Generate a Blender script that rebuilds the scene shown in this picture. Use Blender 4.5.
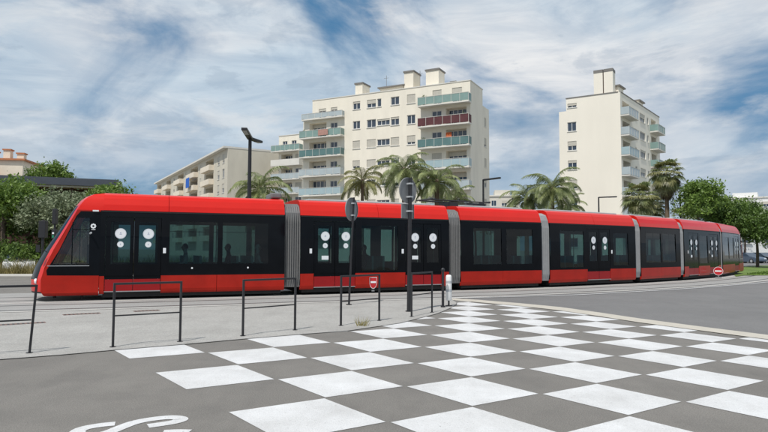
import bpy, bmesh, math, random
import numpy as np
from mathutils import Vector, Matrix
random.seed(7); rng = np.random.default_rng(7)
R = math.radians
scene = bpy.context.scene
for o in list(bpy.data.objects): bpy.data.objects.remove(o)
COL = scene.collection

# ---------------------------------------------------------------- camera
PITCH, ROLL, HC, FPX = 0.0567, 0.0036, 1.6, 600.0
ca_r = Vector((math.cos(ROLL), -math.sin(PITCH) * math.sin(ROLL), math.cos(PITCH) * math.sin(ROLL)))
ca_f = Vector((0, math.cos(PITCH), math.sin(PITCH)))
ca_u = ca_r.cross(ca_f)
cam = bpy.data.cameras.new('camera'); camo = bpy.data.objects.new('camera', cam); COL.objects.link(camo)
M = Matrix((ca_r, ca_u, -ca_f)).transposed().to_4x4(); M.translation = (0, 0, HC)
camo.matrix_world = M
cam.sensor_width = 36; cam.lens = FPX / 768 * 36; cam.clip_end = 6000; cam.clip_start = .05
scene.camera = camo

def ray(u, v): return ca_f + ca_r * ((u - 384) / FPX) - ca_u * ((v - 216) / FPX)
def gnd(u, v, z=0.0):
    d = ray(u, v); t = (z - HC) / d.z; return (d.x * t, d.y * t)
def atd(u, v, y):
    d = ray(u, v); t = y / d.y; return (d.x * t, y, HC + d.z * t)

# ---------------------------------------------------------------- sun and sky
SD = Vector((.26, .47, -.95)).normalized()
sun = bpy.data.lights.new('sun', 'SUN'); suno = bpy.data.objects.new('sun', sun); COL.objects.link(suno)
sun.energy = 4.3; sun.angle = R(.53); sun.color = (1, .955, .89)
suno.rotation_euler = SD.to_track_quat('-Z', 'Y').to_euler(); suno.location = (-10, -20, 50)
w = bpy.data.worlds.new('World'); scene.world = w; w.use_nodes = True
nt = w.node_tree; N = nt.nodes; L = nt.links; N.clear()
def nd(t, **k):
    n = N.new(t)
    for a, b in k.items(): setattr(n, a, b)
    return n
out = nd('ShaderNodeOutputWorld'); bg = nd('ShaderNodeBackground'); bg.inputs[1].default_value = .064
sky = nd('ShaderNodeTexSky', sky_type='NISHITA', sun_disc=False)
sky.sun_elevation = R(60); sky.sun_rotation = math.atan2(-SD.x, -SD.y); sky.air_density = 1.0; sky.dust_density = .6; sky.ozone_density = 1.6
tc = nd('ShaderNodeTexCoord'); sep = nd('ShaderNodeSeparateXYZ'); L.new(tc.outputs['Generated'], sep.inputs[0])
def mth(op, a, b=None, clamp=False):
    n = nd('ShaderNodeMath', operation=op); n.use_clamp = clamp
    for i, x in enumerate((a, b)):
        if x is None: continue
        if isinstance(x, (int, float)): n.inputs[i].default_value = x
        else: L.new(x, n.inputs[i])
    return n.outputs[0]
cmb = nd('ShaderNodeCombineXYZ'); L.new(sep.outputs[0], cmb.inputs[0]); L.new(sep.outputs[1], cmb.inputs[1])
L.new(mth('MULTIPLY', mth('POWER', mth('ABSOLUTE', sep.outputs[2]), .8), 2.1), cmb.inputs[2])
def cloud(loc, scl, rot, scale, det, rough, dist, lac=2.0):
    mp = nd('ShaderNodeMapping'); mp.inputs['Location'].default_value = loc; mp.inputs['Scale'].default_value = scl; mp.inputs['Rotation'].default_value = (0, 0, rot)
    L.new(cmb.outputs[0], mp.inputs[0])
    n = nd('ShaderNodeTexNoise'); n.inputs['Scale'].default_value = scale; n.inputs['Detail'].default_value = det
    n.inputs['Roughness'].default_value = rough; n.inputs['Distortion'].default_value = dist
    L.new(mp.outputs[0], n.inputs['Vector']); return n.outputs['Fac']
def ramp(fac, p0, p1, interp='EASE'):
    r = nd('ShaderNodeValToRGB'); r.color_ramp.interpolation = interp
    r.color_ramp.elements[0].position = p0; r.color_ramp.elements[1].position = p1
    L.new(fac, r.inputs[0]); return r.outputs[0]
def mixc(f, a, b):
    n = nd('ShaderNodeMix', data_type='RGBA')
    if isinstance(f, (int, float)): n.inputs[0].default_value = f
    else: L.new(f, n.inputs[0])
    for i, x in ((6, a), (7, b)):
        if isinstance(x, tuple): n.inputs[i].default_value = x + (1,)
        else: L.new(x, n.inputs[i])
    return n.outputs[2]
CO = (37.7, 29.6, 36.9)
def vm(scale, loc, det, rough, dist, scl=(1, 1, 1), rot=0): return cloud(tuple(CO[k] + loc[k] for k in range(3)), scl, rot, scale, det, rough, dist)
veil = ramp(vm(1.9, (0, 0, 0), 9, .55, .5), .37, .52)                       # broad bright cloud sheet
soft = ramp(vm(2.6, (4, 2, 1), 7, .52, .4), .34, .66)                       # light and grey swells inside it
wisp = ramp(vm(6.5, (5, 1, 9), 9, .62, .9, (.7, .7, 1.3)), .38, .68)        # torn streaks
cum = ramp(vm(6.0, (7, 3, 2), 10, .60, .35, (1, 1, 1.25)), .54, .61)        # darker, crisper clumps
low = ramp(vm(3.0, (1, 8, 3), 9, .58, .3, (1, 1, 1.1)), .42, .60)           # grey blue banks
wht = ramp(vm(5.5, (2, 5, 6), 10, .60, .35, (1, 1, 1.2)), .53, .70)         # sunlit puffs
cov = mth('MULTIPLY', veil, mth('ADD', mth('MULTIPLY', wisp, .28), .74), True)
skyc = mixc(.5, sky.outputs[0], (1.4, 5.4, 10.4))
ccol = mixc(soft, (10.6, 12.4, 14.0), (15.2, 15.3, 15.4))
s1 = mixc(cov, skyc, ccol)
hz = ramp(sep.outputs[2], .04, .36)                                          # banks sit lower in the sky
s2 = mixc(mth('MULTIPLY', mth('MULTIPLY', low, mth('SUBTRACT', 1.0, hz)), .52), s1, (3.9, 6.2, 9.0))
s3 = mixc(mth('MULTIPLY', cum, .28), s2, (4.9, 6.6, 8.7))
s4 = mixc(mth('MULTIPLY', wht, .45), s3, (14.6, 14.6, 14.5))
L.new(s4, bg.inputs[0]); L.new(bg.outputs[0], out.inputs[0])

scene.view_settings.view_transform = 'Standard'; scene.view_settings.look = 'None'
scene.view_settings.exposure = -.2; scene.view_settings.gamma = 1
scene.render.engine = 'CYCLES'; scene.cycles.max_bounces = 8; scene.cycles.transparent_max_bounces = 12

# ---------------------------------------------------------------- helpers
def tag(o, label=None, cat=None, group=None, kind=None):
    if label: o['label'] = label
    if cat: o['category'] = cat
    if group: o['group'] = group
    if kind: o['kind'] = kind
    return o
def empty(name, loc=(0, 0, 0), rz=0, parent=None):
    o = bpy.data.objects.new(name, None); COL.objects.link(o); o.location = loc; o.rotation_euler = (0, 0, rz); o.parent = parent
    o.empty_display_size = .2; return o
def link(name, me, parent=None, loc=(0, 0, 0), rz=0):
    o = bpy.data.objects.new(name, me); COL.objects.link(o); o.location = loc; o.rotation_euler = (0, 0, rz); o.parent = parent; return o
class MB:
    def __init__(s, fn=None): s.v = []; s.f = []; s.m = []; s.fn = fn
    def add(s, pts):
        i = len(s.v); s.v += [tuple(s.fn(*p)) if s.fn else tuple(p) for p in pts]; return i
    def poly(s, pts, m=0):
        i = s.add(pts); s.f.append(tuple(range(i, i + len(pts)))); s.m.append(m); return s
    def box(s, x0, x1, y0, y1, z0, z1, m=0):
        i = s.add([(x0, y0, z0), (x1, y0, z0), (x1, y1, z0), (x0, y1, z0), (x0, y0, z1), (x1, y0, z1), (x1, y1, z1), (x0, y1, z1)])
        for q in ((3, 2, 1, 0), (4, 5, 6, 7), (0, 1, 5, 4), (1, 2, 6, 5), (2, 3, 7, 6), (3, 0, 4, 7)):
            s.f.append(tuple(i + k for k in q)); s.m.append(m)
        return s
    def grid(s, rows, m=0, mf=None, closed=False):
        n = len(rows[0]); i = s.add([p for r in rows for p in r])
        for a in range(len(rows) - 1):
            for b in range(n if closed else n - 1):
                c = (b + 1) % n
                s.f.append((i + a * n + b, i + a * n + c, i + (a + 1) * n + c, i + (a + 1) * n + b)); s.m.append(mf(a, b) if mf else m)
        return s
    def tube(s, path, r, n=8, m=0, cap=True):
        P = [Vector(p) for p in path]; rows = []
        for k, p in enumerate(P):
            t = (P[min(k + 1, len(P) - 1)] - P[max(k - 1, 0)]).normalized()
            a = t.cross(Vector((0, 0, 1)) if abs(t.z) < .95 else Vector((1, 0, 0))).normalized(); b = t.cross(a)
            rr = r[k] if isinstance(r, (list, tuple)) else r
            rows.append([p + (a * math.cos(2 * math.pi * j / n) + b * math.sin(2 * math.pi * j / n)) * rr for j in range(n)])
        s.grid(rows, m, closed=True)
        if cap: s.poly(rows[0][::-1], m); s.poly(rows[-1], m)
        return s
    def disc(s, c, r, ax, n=24, m=0, r0=0):   # flat disc/ring; ax: two unit vectors
        a, b = Vector(ax[0]), Vector(ax[1]); c = Vector(c)
        pt = lambda k, q: c + a * math.cos(2 * math.pi * k / n) * q + b * math.sin(2 * math.pi * k / n) * q
        if r0: s.grid([[pt(k, r0) for k in range(n)], [pt(k, r) for k in range(n)]], m, closed=True)
        else: s.poly([pt(k, r) for k in range(n)], m)
        return s
    def mesh(s, name, mats, smooth=False):
        me = bpy.data.meshes.new(name); me.from_pydata(s.v, [], s.f)
        for x in mats: me.materials.append(x)
        me.polygons.foreach_set('material_index', s.m)
        if smooth: me.polygons.foreach_set('use_smooth', [True] * len(s.f))
        me.update(); return me
    def build(s, name, mats, parent=None, loc=(0, 0, 0), rz=0, smooth=False, bevel=0):
        if not isinstance(mats, (list, tuple)): mats = [mats]
        o = link(name, s.mesh(name, mats, smooth), parent, loc, rz)
        if bevel:
            b = o.modifiers.new('bevel', 'BEVEL'); b.width = bevel; b.segments = 2; b.limit_method = 'ANGLE'
        return o

def pm(name, col, rough=.6, var=.1, scale=2.0, bump=0.0, bscale=30, metal=0, coat=0, stretch=(1, 1, 1), col2=None, speck=0, sscale=150, spec=.5):
    m = bpy.data.materials.new(name); m.use_nodes = True; t = m.node_tree; b = t.nodes['Principled BSDF']
    b.inputs['Roughness'].default_value = rough; b.inputs['Metallic'].default_value = metal; b.inputs['Coat Weight'].default_value = coat
    b.inputs['Coat Roughness'].default_value = .05; b.inputs['Specular IOR Level'].default_value = spec
    c = t.nodes.new('ShaderNodeTexCoord'); mp = t.nodes.new('ShaderNodeMapping'); mp.inputs['Scale'].default_value = stretch
    t.links.new(c.outputs['Object'], mp.inputs[0])
    n = t.nodes.new('ShaderNodeTexNoise'); n.inputs['Scale'].default_value = scale; n.inputs['Detail'].default_value = 6; n.inputs['Roughness'].default_value = .62
    t.links.new(mp.outputs[0], n.inputs['Vector'])
    r = t.nodes.new('ShaderNodeValToRGB'); r.color_ramp.elements[0].position = .3; r.color_ramp.elements[1].position = .7
    r.color_ramp.elements[0].color = tuple(x * (1 - var) for x in (col2 or col)) + (1,); r.color_ramp.elements[1].color = tuple(min(1, x * (1 + var)) for x in col) + (1,)
    t.links.new(n.outputs['Fac'], r.inputs[0]); last = r.outputs[0]
    if speck:
        n2 = t.nodes.new('ShaderNodeTexNoise'); n2.inputs['Scale'].default_value = sscale; n2.inputs['Detail'].default_value = 3; n2.inputs['Roughness'].default_value = .7
        t.links.new(c.outputs['Object'], n2.inputs['Vector'])
        r2 = t.nodes.new('ShaderNodeMapRange'); r2.inputs[1].default_value = .3; r2.inputs[2].default_value = .7; r2.inputs[3].default_value = 1 - speck; r2.inputs[4].default_value = 1 + speck
        t.links.new(n2.outputs['Fac'], r2.inputs[0])
        mx = t.nodes.new('ShaderNodeVectorMath'); mx.operation = 'SCALE'; t.links.new(last, mx.inputs[0]); t.links.new(r2.outputs[0], mx.inputs['Scale']); last = mx.outputs[0]
    t.links.new(last, b.inputs['Base Color'])
    if bump:
        n3 = t.nodes.new('ShaderNodeTexNoise'); n3.inputs['Scale'].default_value = bscale; n3.inputs['Detail'].default_value = 4
        t.links.new(c.outputs['Object'], n3.inputs['Vector'])
        bp = t.nodes.new('ShaderNodeBump'); bp.inputs['Strength'].default_value = bump; bp.inputs['Distance'].default_value = .02
        t.links.new(n3.outputs['Fac'], bp.inputs['Height']); t.links.new(bp.outputs[0], b.inputs['Normal'])
    return m
def glassm(name, tint, ior=1.5, rough=.02):
    m = bpy.data.materials.new(name); m.use_nodes = True; t = m.node_tree; t.nodes.clear()
    o = t.nodes.new('ShaderNodeOutputMaterial'); mx = t.nodes.new('ShaderNodeMixShader'); tr = t.nodes.new('ShaderNodeBsdfTransparent'); gl = t.nodes.new('ShaderNodeBsdfGlossy')
    fr = t.nodes.new('ShaderNodeFresnel'); fr.inputs[0].default_value = ior; tr.inputs[0].default_value = tint + (1,); gl.inputs['Roughness'].default_value = rough
    c = t.nodes.new('ShaderNodeTexCoord'); n = t.nodes.new('ShaderNodeTexNoise'); n.inputs['Scale'].default_value = .9; t.links.new(c.outputs['Object'], n.inputs['Vector'])
    bp = t.nodes.new('ShaderNodeBump'); bp.inputs['Strength'].default_value = .05; bp.inputs['Distance'].default_value = .05; t.links.new(n.outputs['Fac'], bp.inputs['Height']); t.links.new(bp.outputs[0], gl.inputs['Normal'])
    t.links.new(fr.outputs[0], mx.inputs[0]); t.links.new(tr.outputs[0], mx.inputs[1]); t.links.new(gl.outputs[0], mx.inputs[2]); t.links.new(mx.outputs[0], o.inputs[0]); return m
def leafm(name, c0, c1, tr=.3, rough=.5):
    m = bpy.data.materials.new(name); m.use_nodes = True; t = m.node_tree; b = t.nodes['Principled BSDF']; o = t.nodes['Material Output']
    c = t.nodes.new('ShaderNodeTexCoord'); n = t.nodes.new('ShaderNodeTexNoise'); n.inputs['Scale'].default_value = 1.7; n.inputs['Detail'].default_value = 5
    t.links.new(c.outputs['Object'], n.inputs['Vector'])
    r = t.nodes.new('ShaderNodeValToRGB'); r.color_ramp.elements[0].position = .35; r.color_ramp.elements[1].position = .68
    r.color_ramp.elements[0].color = c0 + (1,); r.color_ramp.elements[1].color = c1 + (1,); t.links.new(n.outputs['Fac'], r.inputs[0])
    t.links.new(r.outputs[0], b.inputs['Base Color']); b.inputs['Roughness'].default_value = rough
    tl = t.nodes.new('ShaderNodeBsdfTranslucent'); t.links.new(r.outputs[0], tl.inputs[0]); mx = t.nodes.new('ShaderNodeMixShader'); mx.inputs[0].default_value = tr
    t.links.new(b.outputs[0], mx.inputs[1]); t.links.new(tl.outputs[0], mx.inputs[2]); t.links.new(mx.outputs[0], o.inputs[0]); return m

m_road = pm('asphalt_warm', (.19, .179, .163), .85, .12, .5, .6, 130, speck=.34, sscale=75)
m_street = pm('asphalt_grey', (.165, .162, .160), .8, .10, .35, .4, 120, speck=.22, sscale=45)
m_pave = pm('pavement_concrete', (.36, .352, .333), .85, .09, .7, .5, 110, speck=.34, sscale=55)
m_track = pm('track_concrete', (.30, .295, .285), .85, .10, .5, .3, 80, speck=.14, sscale=50)
m_ground = pm('far_ground', (.25, .24, .21), .9, .15, .08)
m_paint = pm('white_paint', (.66, .665, .67), .6, .05, 1.3, .4, 120, speck=.13, sscale=85, col2=(.58, .58, .575))
def wear(m, asp, p0=.60, p1=.70, scuff=.14):
    t = m.node_tree; b = t.nodes['Principled BSDF']; src = b.inputs['Base Color'].links[0].from_socket; c = t.nodes.new('ShaderNodeTexCoord')
    def nz(scale, det, p0, p1, st=(1, 1, 1), rot=0):
        mp = t.nodes.new('ShaderNodeMapping'); mp.inputs['Scale'].default_value = st; mp.inputs['Rotation'].default_value = (0, 0, rot); t.links.new(c.outputs['Object'], mp.inputs[0])
        n = t.nodes.new('ShaderNodeTexNoise'); n.inputs['Scale'].default_value = scale; n.inputs['Detail'].default_value = det; n.inputs['Roughness'].default_value = .68; t.links.new(mp.outputs[0], n.inputs['Vector'])
        r = t.nodes.new('ShaderNodeMapRange'); r.inputs[1].default_value = p0; r.inputs[2].default_value = p1; t.links.new(n.outputs['Fac'], r.inputs[0]); return r.outputs[0]
    def mx(f, a, bcol, amt):
        k = t.nodes.new('ShaderNodeMath'); k.operation = 'MULTIPLY'; t.links.new(f, k.inputs[0]); k.inputs[1].default_value = amt
        n = t.nodes.new('ShaderNodeMix'); n.data_type = 'RGBA'; t.links.new(k.outputs[0], n.inputs[0]); t.links.new(a, n.inputs[6]); n.inputs[7].default_value = bcol + (1,); return n.outputs[2]
    k1 = mx(nz(38, 6, p0, p1), src, asp, .75)                                   # chips down to the asphalt
    k2 = mx(nz(2.2, 7, .50, .72, (1, .25, 1), .6), k1, asp, scuff)              # tyre scuffs
    k3 = mx(nz(1.1, 5, .48, .70), k2, asp, scuff)                                # broad greying
    t.links.new(k3, b.inputs['Base Color'])
wear(m_paint, (.20, .19, .175)); wear(m_road, (.10, .095, .09), .60, .72, .28); wear(m_street, (.11, .11, .11), .62, .74, .25); wear(m_pave, (.20, .19, .175), .60, .72, .25)
m_strip = pm('beige_strip', (.47, .44, .38), .8, .08, 3, .2, 100, speck=.1)
m_rail = pm('rail_steel', (.10, .09, .085), .4, .2, 6, metal=.6)
m_drain = pm('drain_iron', (.17, .105, .085), .6, .25, 12, .3, 60)
m_dark = pm('dark_metal', (.018, .018, .021), .45, .2, 8)
m_grey = pm('sign_back_grey', (.23, .235, .24), .5, .06, 6, metal=.2)
m_white = pm('white_plastic', (.78, .78, .77), .45, .04, 8)
m_bandgrey = pm('bollard_grey', (.42, .44, .46), .4, .06, 8)
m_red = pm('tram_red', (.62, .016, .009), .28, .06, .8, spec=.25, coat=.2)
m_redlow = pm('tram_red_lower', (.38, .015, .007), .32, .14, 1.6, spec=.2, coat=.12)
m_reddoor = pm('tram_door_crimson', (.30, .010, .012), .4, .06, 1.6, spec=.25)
m_black = pm('tram_black', (.005, .006, .008), .10, .2, 2, spec=.12)
m_blackmat = pm('tram_rubber', (.012, .012, .013), .7, .2, 5)
m_under = pm('tram_underframe', (.02, .02, .02), .8, .2, 5)
m_roofgrey = pm('tram_roof_grey', (.42, .42, .42), .6, .08, 3)
m_bellow = pm('bellows_grey', (.155, .155, .155), .6, .10, 6)
m_bellow2 = pm('bellows_pale', (.27, .275, .28), .6, .08, 6)
m_inter = pm('tram_interior', (.6, .62, .6), .6, .05, 4)
m_floor = pm('tram_floor', (.10, .11, .12), .7, .1, 4)
m_seat = pm('tram_seat', (.22, .42, .40), .7, .1, 9)
m_pole = pm('grab_pole', (.75, .72, .55), .4, .05, 4)
m_tglass = glassm('tram_glass', (.21, .33, .335), 1.45)
m_cabglass = glassm('cab_glass', (.66, .76, .78), 1.75)
m_wscreen = pm('windscreen_glass', (.006, .007, .009), .2, .2, 2, spec=.12)
m_stick = pm('sticker_white', (.80, .82, .84), .5, .03, 9)
m_blue = pm('sticker_blue', (.10, .17, .34), .5, .05, 9)
m_steel = pm('brushed_steel', (.45, .45, .45), .35, .08, 9, metal=.8)
m_cream = pm('render_cream', (.82, .765, .655), .85, .07, .5, .15, 25, stretch=(1, 1, .35))
m_cream2 = pm('render_ivory', (.85, .80, .70), .85, .04, .25, .15, 25, stretch=(1, 1, .3))
m_wall3 = pm('render_sand', (.60, .56, .47), .85, .08, .3, .15, 25, stretch=(1, 1, .4))
m_wall4 = pm('render_offwhite', (.64, .61, .54), .85, .06, .3, .15, 25, stretch=(1, 1, .4))
m_peach = pm('balcony_peach', (.76, .68, .56), .85, .08, .6)
m_slab = pm('slab_white', (.68, .66, .61), .8, .06, .6)
m_cap = pm('chimney_cap', (.20, .19, .18), .8, .1, 2)
m_frame = pm('window_frame', (.74, .73, .70), .5, .05, 3)
m_shut = pm('roller_shutter', (.56, .53, .46), .6, .06, 2, bump=0)
m_pane = pm('window_pane', (.035, .055, .085), .06, .25, .5, spec=.8)
m_teal = pm('balcony_teal', (.22, .33, .305), .4, .1, 1.2)
m_tealdk = pm('balcony_teal_dark', (.10, .19, .19), .5, .12, 1.2)
m_aqua = pm('balcony_pale_blue', (.36, .47, .50), .35, .08, .9)
m_maroon = pm('balcony_maroon', (.10, .028, .032), .6, .2, 2)
m_glassrail = pm('balcony_frosted', (.42, .48, .50), .25, .08, .9)
m_tile = pm('roof_tile', (.48, .19, .09), .8, .15, 1.2, .4, 14)
m_brown = pm('soffit_brown', (.075, .035, .025), .7, .15, 2)
m_fascia = pm('fascia_slate', (.07, .08, .10), .5, .1, 2)
m_bark = pm('bark', (.10, .075, .055), .9, .2, 6, .6, 20)
m_palmbark = pm('palm_bark', (.17, .125, .085), .9, .22, 9, .8, 25, stretch=(1, 1, 3))
m_ltree = leafm('leaf_mid', (.07, .13, .022), (.23, .34, .065))
m_ldark = leafm('leaf_dark', (.045, .09, .016), (.15, .24, .045))
m_lolive = leafm('leaf_olive', (.13, .17, .085), (.29, .33, .20), .2)
m_lpalm = leafm('leaf_palm', (.11, .145, .05), (.32, .36, .15), .35, .4)
m_lpalm2 = leafm('leaf_palm_yellow', (.13, .135, .045), (.34, .33, .14), .25, .4)
m_ltree2 = leafm('leaf_pot', (.04, .08, .02), (.12, .19, .05))
m_ldead = leafm('leaf_dead', (.11, .08, .045), (.24, .18, .10), .2, .8)
m_grass = leafm('grass_green', (.06, .13, .015), (.15, .24, .04), .3)
m_dry = leafm('grass_dry', (.20, .18, .07), (.42, .36, .17), .3, .8)
m_lawn = pm('lawn', (.13, .20, .035), .9, .25, .6, .6, 12, col2=(.08, .13, .02))
m_signred = pm('sign_red', (.50, .015, .02), .4, .04, 5)
m_green = pm('signal_green', (.02, .25, .13), .4, .05, 5)
m_cloth_blue = pm('blue_cloth', (.02, .12, .50), .8, .1, 3)
m_orange = pm('orange_cloth', (.55, .13, .04), .8, .1, 3)
m_skin = pm('skin', (.42, .26, .19), .6, .05, 9)
m_navy = pm('navy_cloth', (.02, .025, .05), .9, .1, 6)
m_lightcl = pm('pale_cloth', (.5, .48, .45), .9, .1, 6)
m_tyre = pm('tyre', (.015, .015, .016), .8, .1, 9)

# ---------------------------------------------------------------- ground
HB = (.936563, .715587, -4.465307, .705022, -.899534, 9.83595, .015956, .009658)   # crossing grid -> ground metres
def lat(i, j):
    k = 1 + HB[6] * i + HB[7] * j; return ((HB[0] * i + HB[1] * j + HB[2]) / k, (HB[3] * i + HB[4] * j + HB[5]) / k)
def sheet(name, pts, z, mat, kind='structure', parent=None):
    o = MB().poly([(x, y, z) for x, y in pts]).build(name, mat, parent)
    if kind and not parent: tag(o, kind=kind)
    return o
def ribbon(path, w0, w1, z, mb=None, m=0):
    mb = mb or MB(); A = []; B = []
    for k, p in enumerate(path):
        a = Vector(path[max(k - 1, 0)]); b = Vector(path[min(k + 1, len(path) - 1)]); t = (b - a).normalized(); n = Vector((-t.y, t.x))
        A.append((p[0] + n.x * w0, p[1] + n.y * w0, z)); B.append((p[0] + n.x * w1, p[1] + n.y * w1, z))
    return mb.grid([A, B], m)
g = sheet('ground', [(-3000, -200), (3000, -200), (3000, 4500), (-3000, 4500)], -.02, m_ground)
road = sheet('road', [(-60, -25), (60, -25), (60, 40), (-60, 40)], 0, m_road)

# tram chain: near-face start point of each section, heading, length
TH = [.3889, .4318, .4851, .5804, .6851, .7695, .8844]
TL = [7.595, 6.046, 4.216, 6.130, 4.216, 6.046, 7.595]
TP = [(-10.47, 17.99), (-2.93, 21.09), (3.06, 23.87), (7.21, 26.08), (12.73, 29.73), (16.37, 32.73), (21.03, 37.29)]
TW = 2.65
ctr = []
for (x, y), h, l in zip(TP, TH, TL):
    for s in (.12, .5, .88):
        ctr.append((x + math.cos(h) * l * s - math.sin(h) * TW / 2, y + math.sin(h) * l * s + math.cos(h) * TW / 2))
p0 = Vector(ctr[0]); d0 = (p0 - Vector(ctr[2])).normalized()
pre = [tuple(p0 + d0 * k * 3 + Vector((0, .012 * (k * 3) ** 2 * .3))) for k in range(14, 0, -1)]
x, y = ctr[-1]; a = TH[-1]; post = []
for k in range(25):
    a += .028; x += 2 * math.cos(a); y += 2 * math.sin(a); post.append((x, y))
# smooth the track centre line
path = pre + ctr + post
for _ in range(3): path = [path[0]] + [tuple((Vector(path[k - 1]) + 2 * Vector(path[k]) + Vector(path[k + 1])) / 4) for k in range(1, len(path) - 1)] + [path[-1]]
def off(pth, d):
    o = []
    for k, p in enumerate(pth):
        t = (Vector(pth[min(k + 1, len(pth) - 1)]) - Vector(pth[max(k - 1, 0)])).normalized(); o.append((p[0] - t.y * d, p[1] + t.x * d))
    return o
# painted crossing squares
for i in range(0, 15):
    for j in range(-9, 9):
        if (i + j) % 2: continue
        q = [lat(i + .015, j + .015), lat(i + .985, j + .015), lat(i + .985, j + .985), lat(i + .015, j + .985)]
        c = lat(i + .5, j + .5)
        if c[1] < 2.2 or c[1] > 21.5 or c[0] < -7: continue
        # keep only squares on the road between the pavement edge and the beige strip
        if i == 0 and j < 0: continue
        if not (any(-5.5 < p[0] < 8.5 for p in q)): continue
        MB().poly([(p[0], p[1], .004) for p in q]).build('white_square', m_paint, road)
# letter painted on the asphalt (an S) and the start of the next letter
def px_path(pts): return [gnd(60 + a / 6, 396 + b / 6) for a, b in pts]
def smoothp(P, n=2):
    for _ in range(n):
        Q = [P[0]]
        for a, b in zip(P[:-1], P[1:]):
            Q += [tuple(np.array(a) * .75 + np.array(b) * .25), tuple(np.array(a) * .25 + np.array(b) * .75)]
        P = Q + [P[-1]]
    return P
sp = smoothp(px_path([(330, 168), (240, 176), (130, 196), (90, 225), (160, 250), (290, 222), (370, 188), (450, 158), (560, 138), (680, 127), (740, 140), (690, 158), (600, 172), (528, 182)]))
ribbon(sp, -.066, .066, .004).build('painted_letter', m_paint, road)
sp = smoothp(px_path([(620, 216), (700, 212), (780, 214)]))
ribbon(sp, -.05, .05, .004).build('painted_letter', m_paint, road)

pe = [(-60, -2)] + [(-14, 4.6), (-9, 6.9)] + [gnd(*p) for p in ((0, 360), (60, 355.5), (115, 350.5), (184, 344.8), (245, 339.3), (300, 334.8), (348, 331.2), (400, 323.5), (437, 314), (450, 308.5), (456, 305), (457, 302.5), (453, 300.5))]
stn = [gnd(*p) for p in ((453, 300.5), (480, 302.8), (520, 306.3), (560, 310.8), (600, 316.8), (640, 323), (700, 331), (768, 340), (860, 352))]
stf = [gnd(*p) for p in ((449, 298.3), (480, 300.3), (520, 303.6), (560, 307.4), (600, 313), (640, 319), (700, 327), (768, 335.5), (860, 347))]
edge = off(path, -4.4); edge2 = off(path, 2.6)
kx = min(range(len(edge)), key=lambda k: abs(edge[k][0] - stf[0][0]))
pav = sheet('pavement', pe + [edge[kx]] + edge[:kx][::-1] + [(-60, 14)], .008, m_pave)
street = sheet('street', stf[::-1] + [edge[kx]] + edge[kx + 1:] + [(90, 60), (90, -10), (14, 4)], .008, m_street)
o = MB().grid([[(x, y, .013) for x, y in stn], [(x, y, .013) for x, y in stf]]).build('kerb_strip', m_strip); tag(o, kind='structure')
# dark joint along the pavement edge
o = ribbon(pe[2:], -.012, .012, .0125).build('pavement_joint', m_street, pav)
bed = ribbon(path, -4.45, 2.9, .012).build('track_bed', m_track); tag(bed, kind='structure')
for base in (0, -3.25):
    for q in (-.72, .72):
        ribbon(off(path, base + q), -.035, .035, .0165).build('rail', m_rail, bed)
        ribbon(off(path, base + q), .05, .085, .0163).build('rail_groove', m_dark, bed)
for q in (-4.36, -1.62): ribbon(off(path, q), -.05, .05, .0162).build('concrete_edge', m_slab, bed)
wl = [gnd(*p) for p in ((452, 298.6), (490, 297.8), (520, 297), (576, 295.6), (633, 292.2), (676, 289.8), (720, 286.5), (768, 282.5), (830, 277))]
ribbon(smoothp(wl), -.07, .07, .0205).build('white_lane_line', m_paint, street)
for P in (((-8.06, 12.62), (-7.42, 13.08)), ((-7.7, 14.62), (-7.15, 15.02)), ((-6.36, 15.5), (-5.96, 15.78))):
    a, b = Vector(P[0]), Vector(P[1]); t = (b - a).normalized(); n = Vector((-t.y, t.x)); b = b + t * .1; a = a - t * (1.2 if P[0][0] < -8 else .05)
    mb = MB(); mb.poly([(*(a - n * .13), .0105), (*(b - n * .13), .0105), (*(b + n * .13), .0105), (*(a + n * .13), .0105)])
    k = 0
    while k * .09 < (b - a).length - .05:
        c = a + t * (.03 + k * .09); mb.poly([(*(c - n * .1), .0115), (*(c + t * .04 - n * .1), .0115), (*(c + t * .04 + n * .1), .0115), (*(c + n * .1), .0115)], 1); k += 1
    mb.build('drain_grate', [m_drain, m_dark], pav)
# road, kerb and verge behind the tram nose
lw = [(-60, 20.5), (-30, 23.6), (-16.05, 25.0), (-8, 27.0), (0, 29.5)]
back = sheet('back_street', [(-60, 22), (-30, 24.5), (-16, 25.6), (-4, 28.2), (20, 42), (40, 70), (60, 70), (60, 120), (-80, 120), (-80, 20)], -.006, m_street)
ribbon(lw, -.12, .12, .02).build('white_edge_line', m_paint, back)
vg = sheet('verge', [(-80, 33), (-22.5, 35.4), (-12, 36.2), (-4, 37), (2, 60), (-80, 80)], .03, m_dry); tag(vg, kind='structure')
o = MB().grid([[(x, y + a, z) for x, y in ((-80, 32.7), (-22.5, 35.1), (-12, 35.9), (-4, 36.7))] for a, z in ((0, -.004), (0, .12), (.25, .12), (.25, .03))]).build('kerb', m_slab); tag(o, kind='structure')
lawn = sheet('lawn', [gnd(736, 277), gnd(744, 275.9), gnd(790, 275.6), (70, 55), (75, 82), (58, 84), gnd(744, 266.8), (27.6, 48)], .03, m_lawn); tag(lawn, kind='structure')
o = sheet('car_park', [(40, 66), (75, 82), (110, 110), (60, 110)], .034, m_street)

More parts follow.
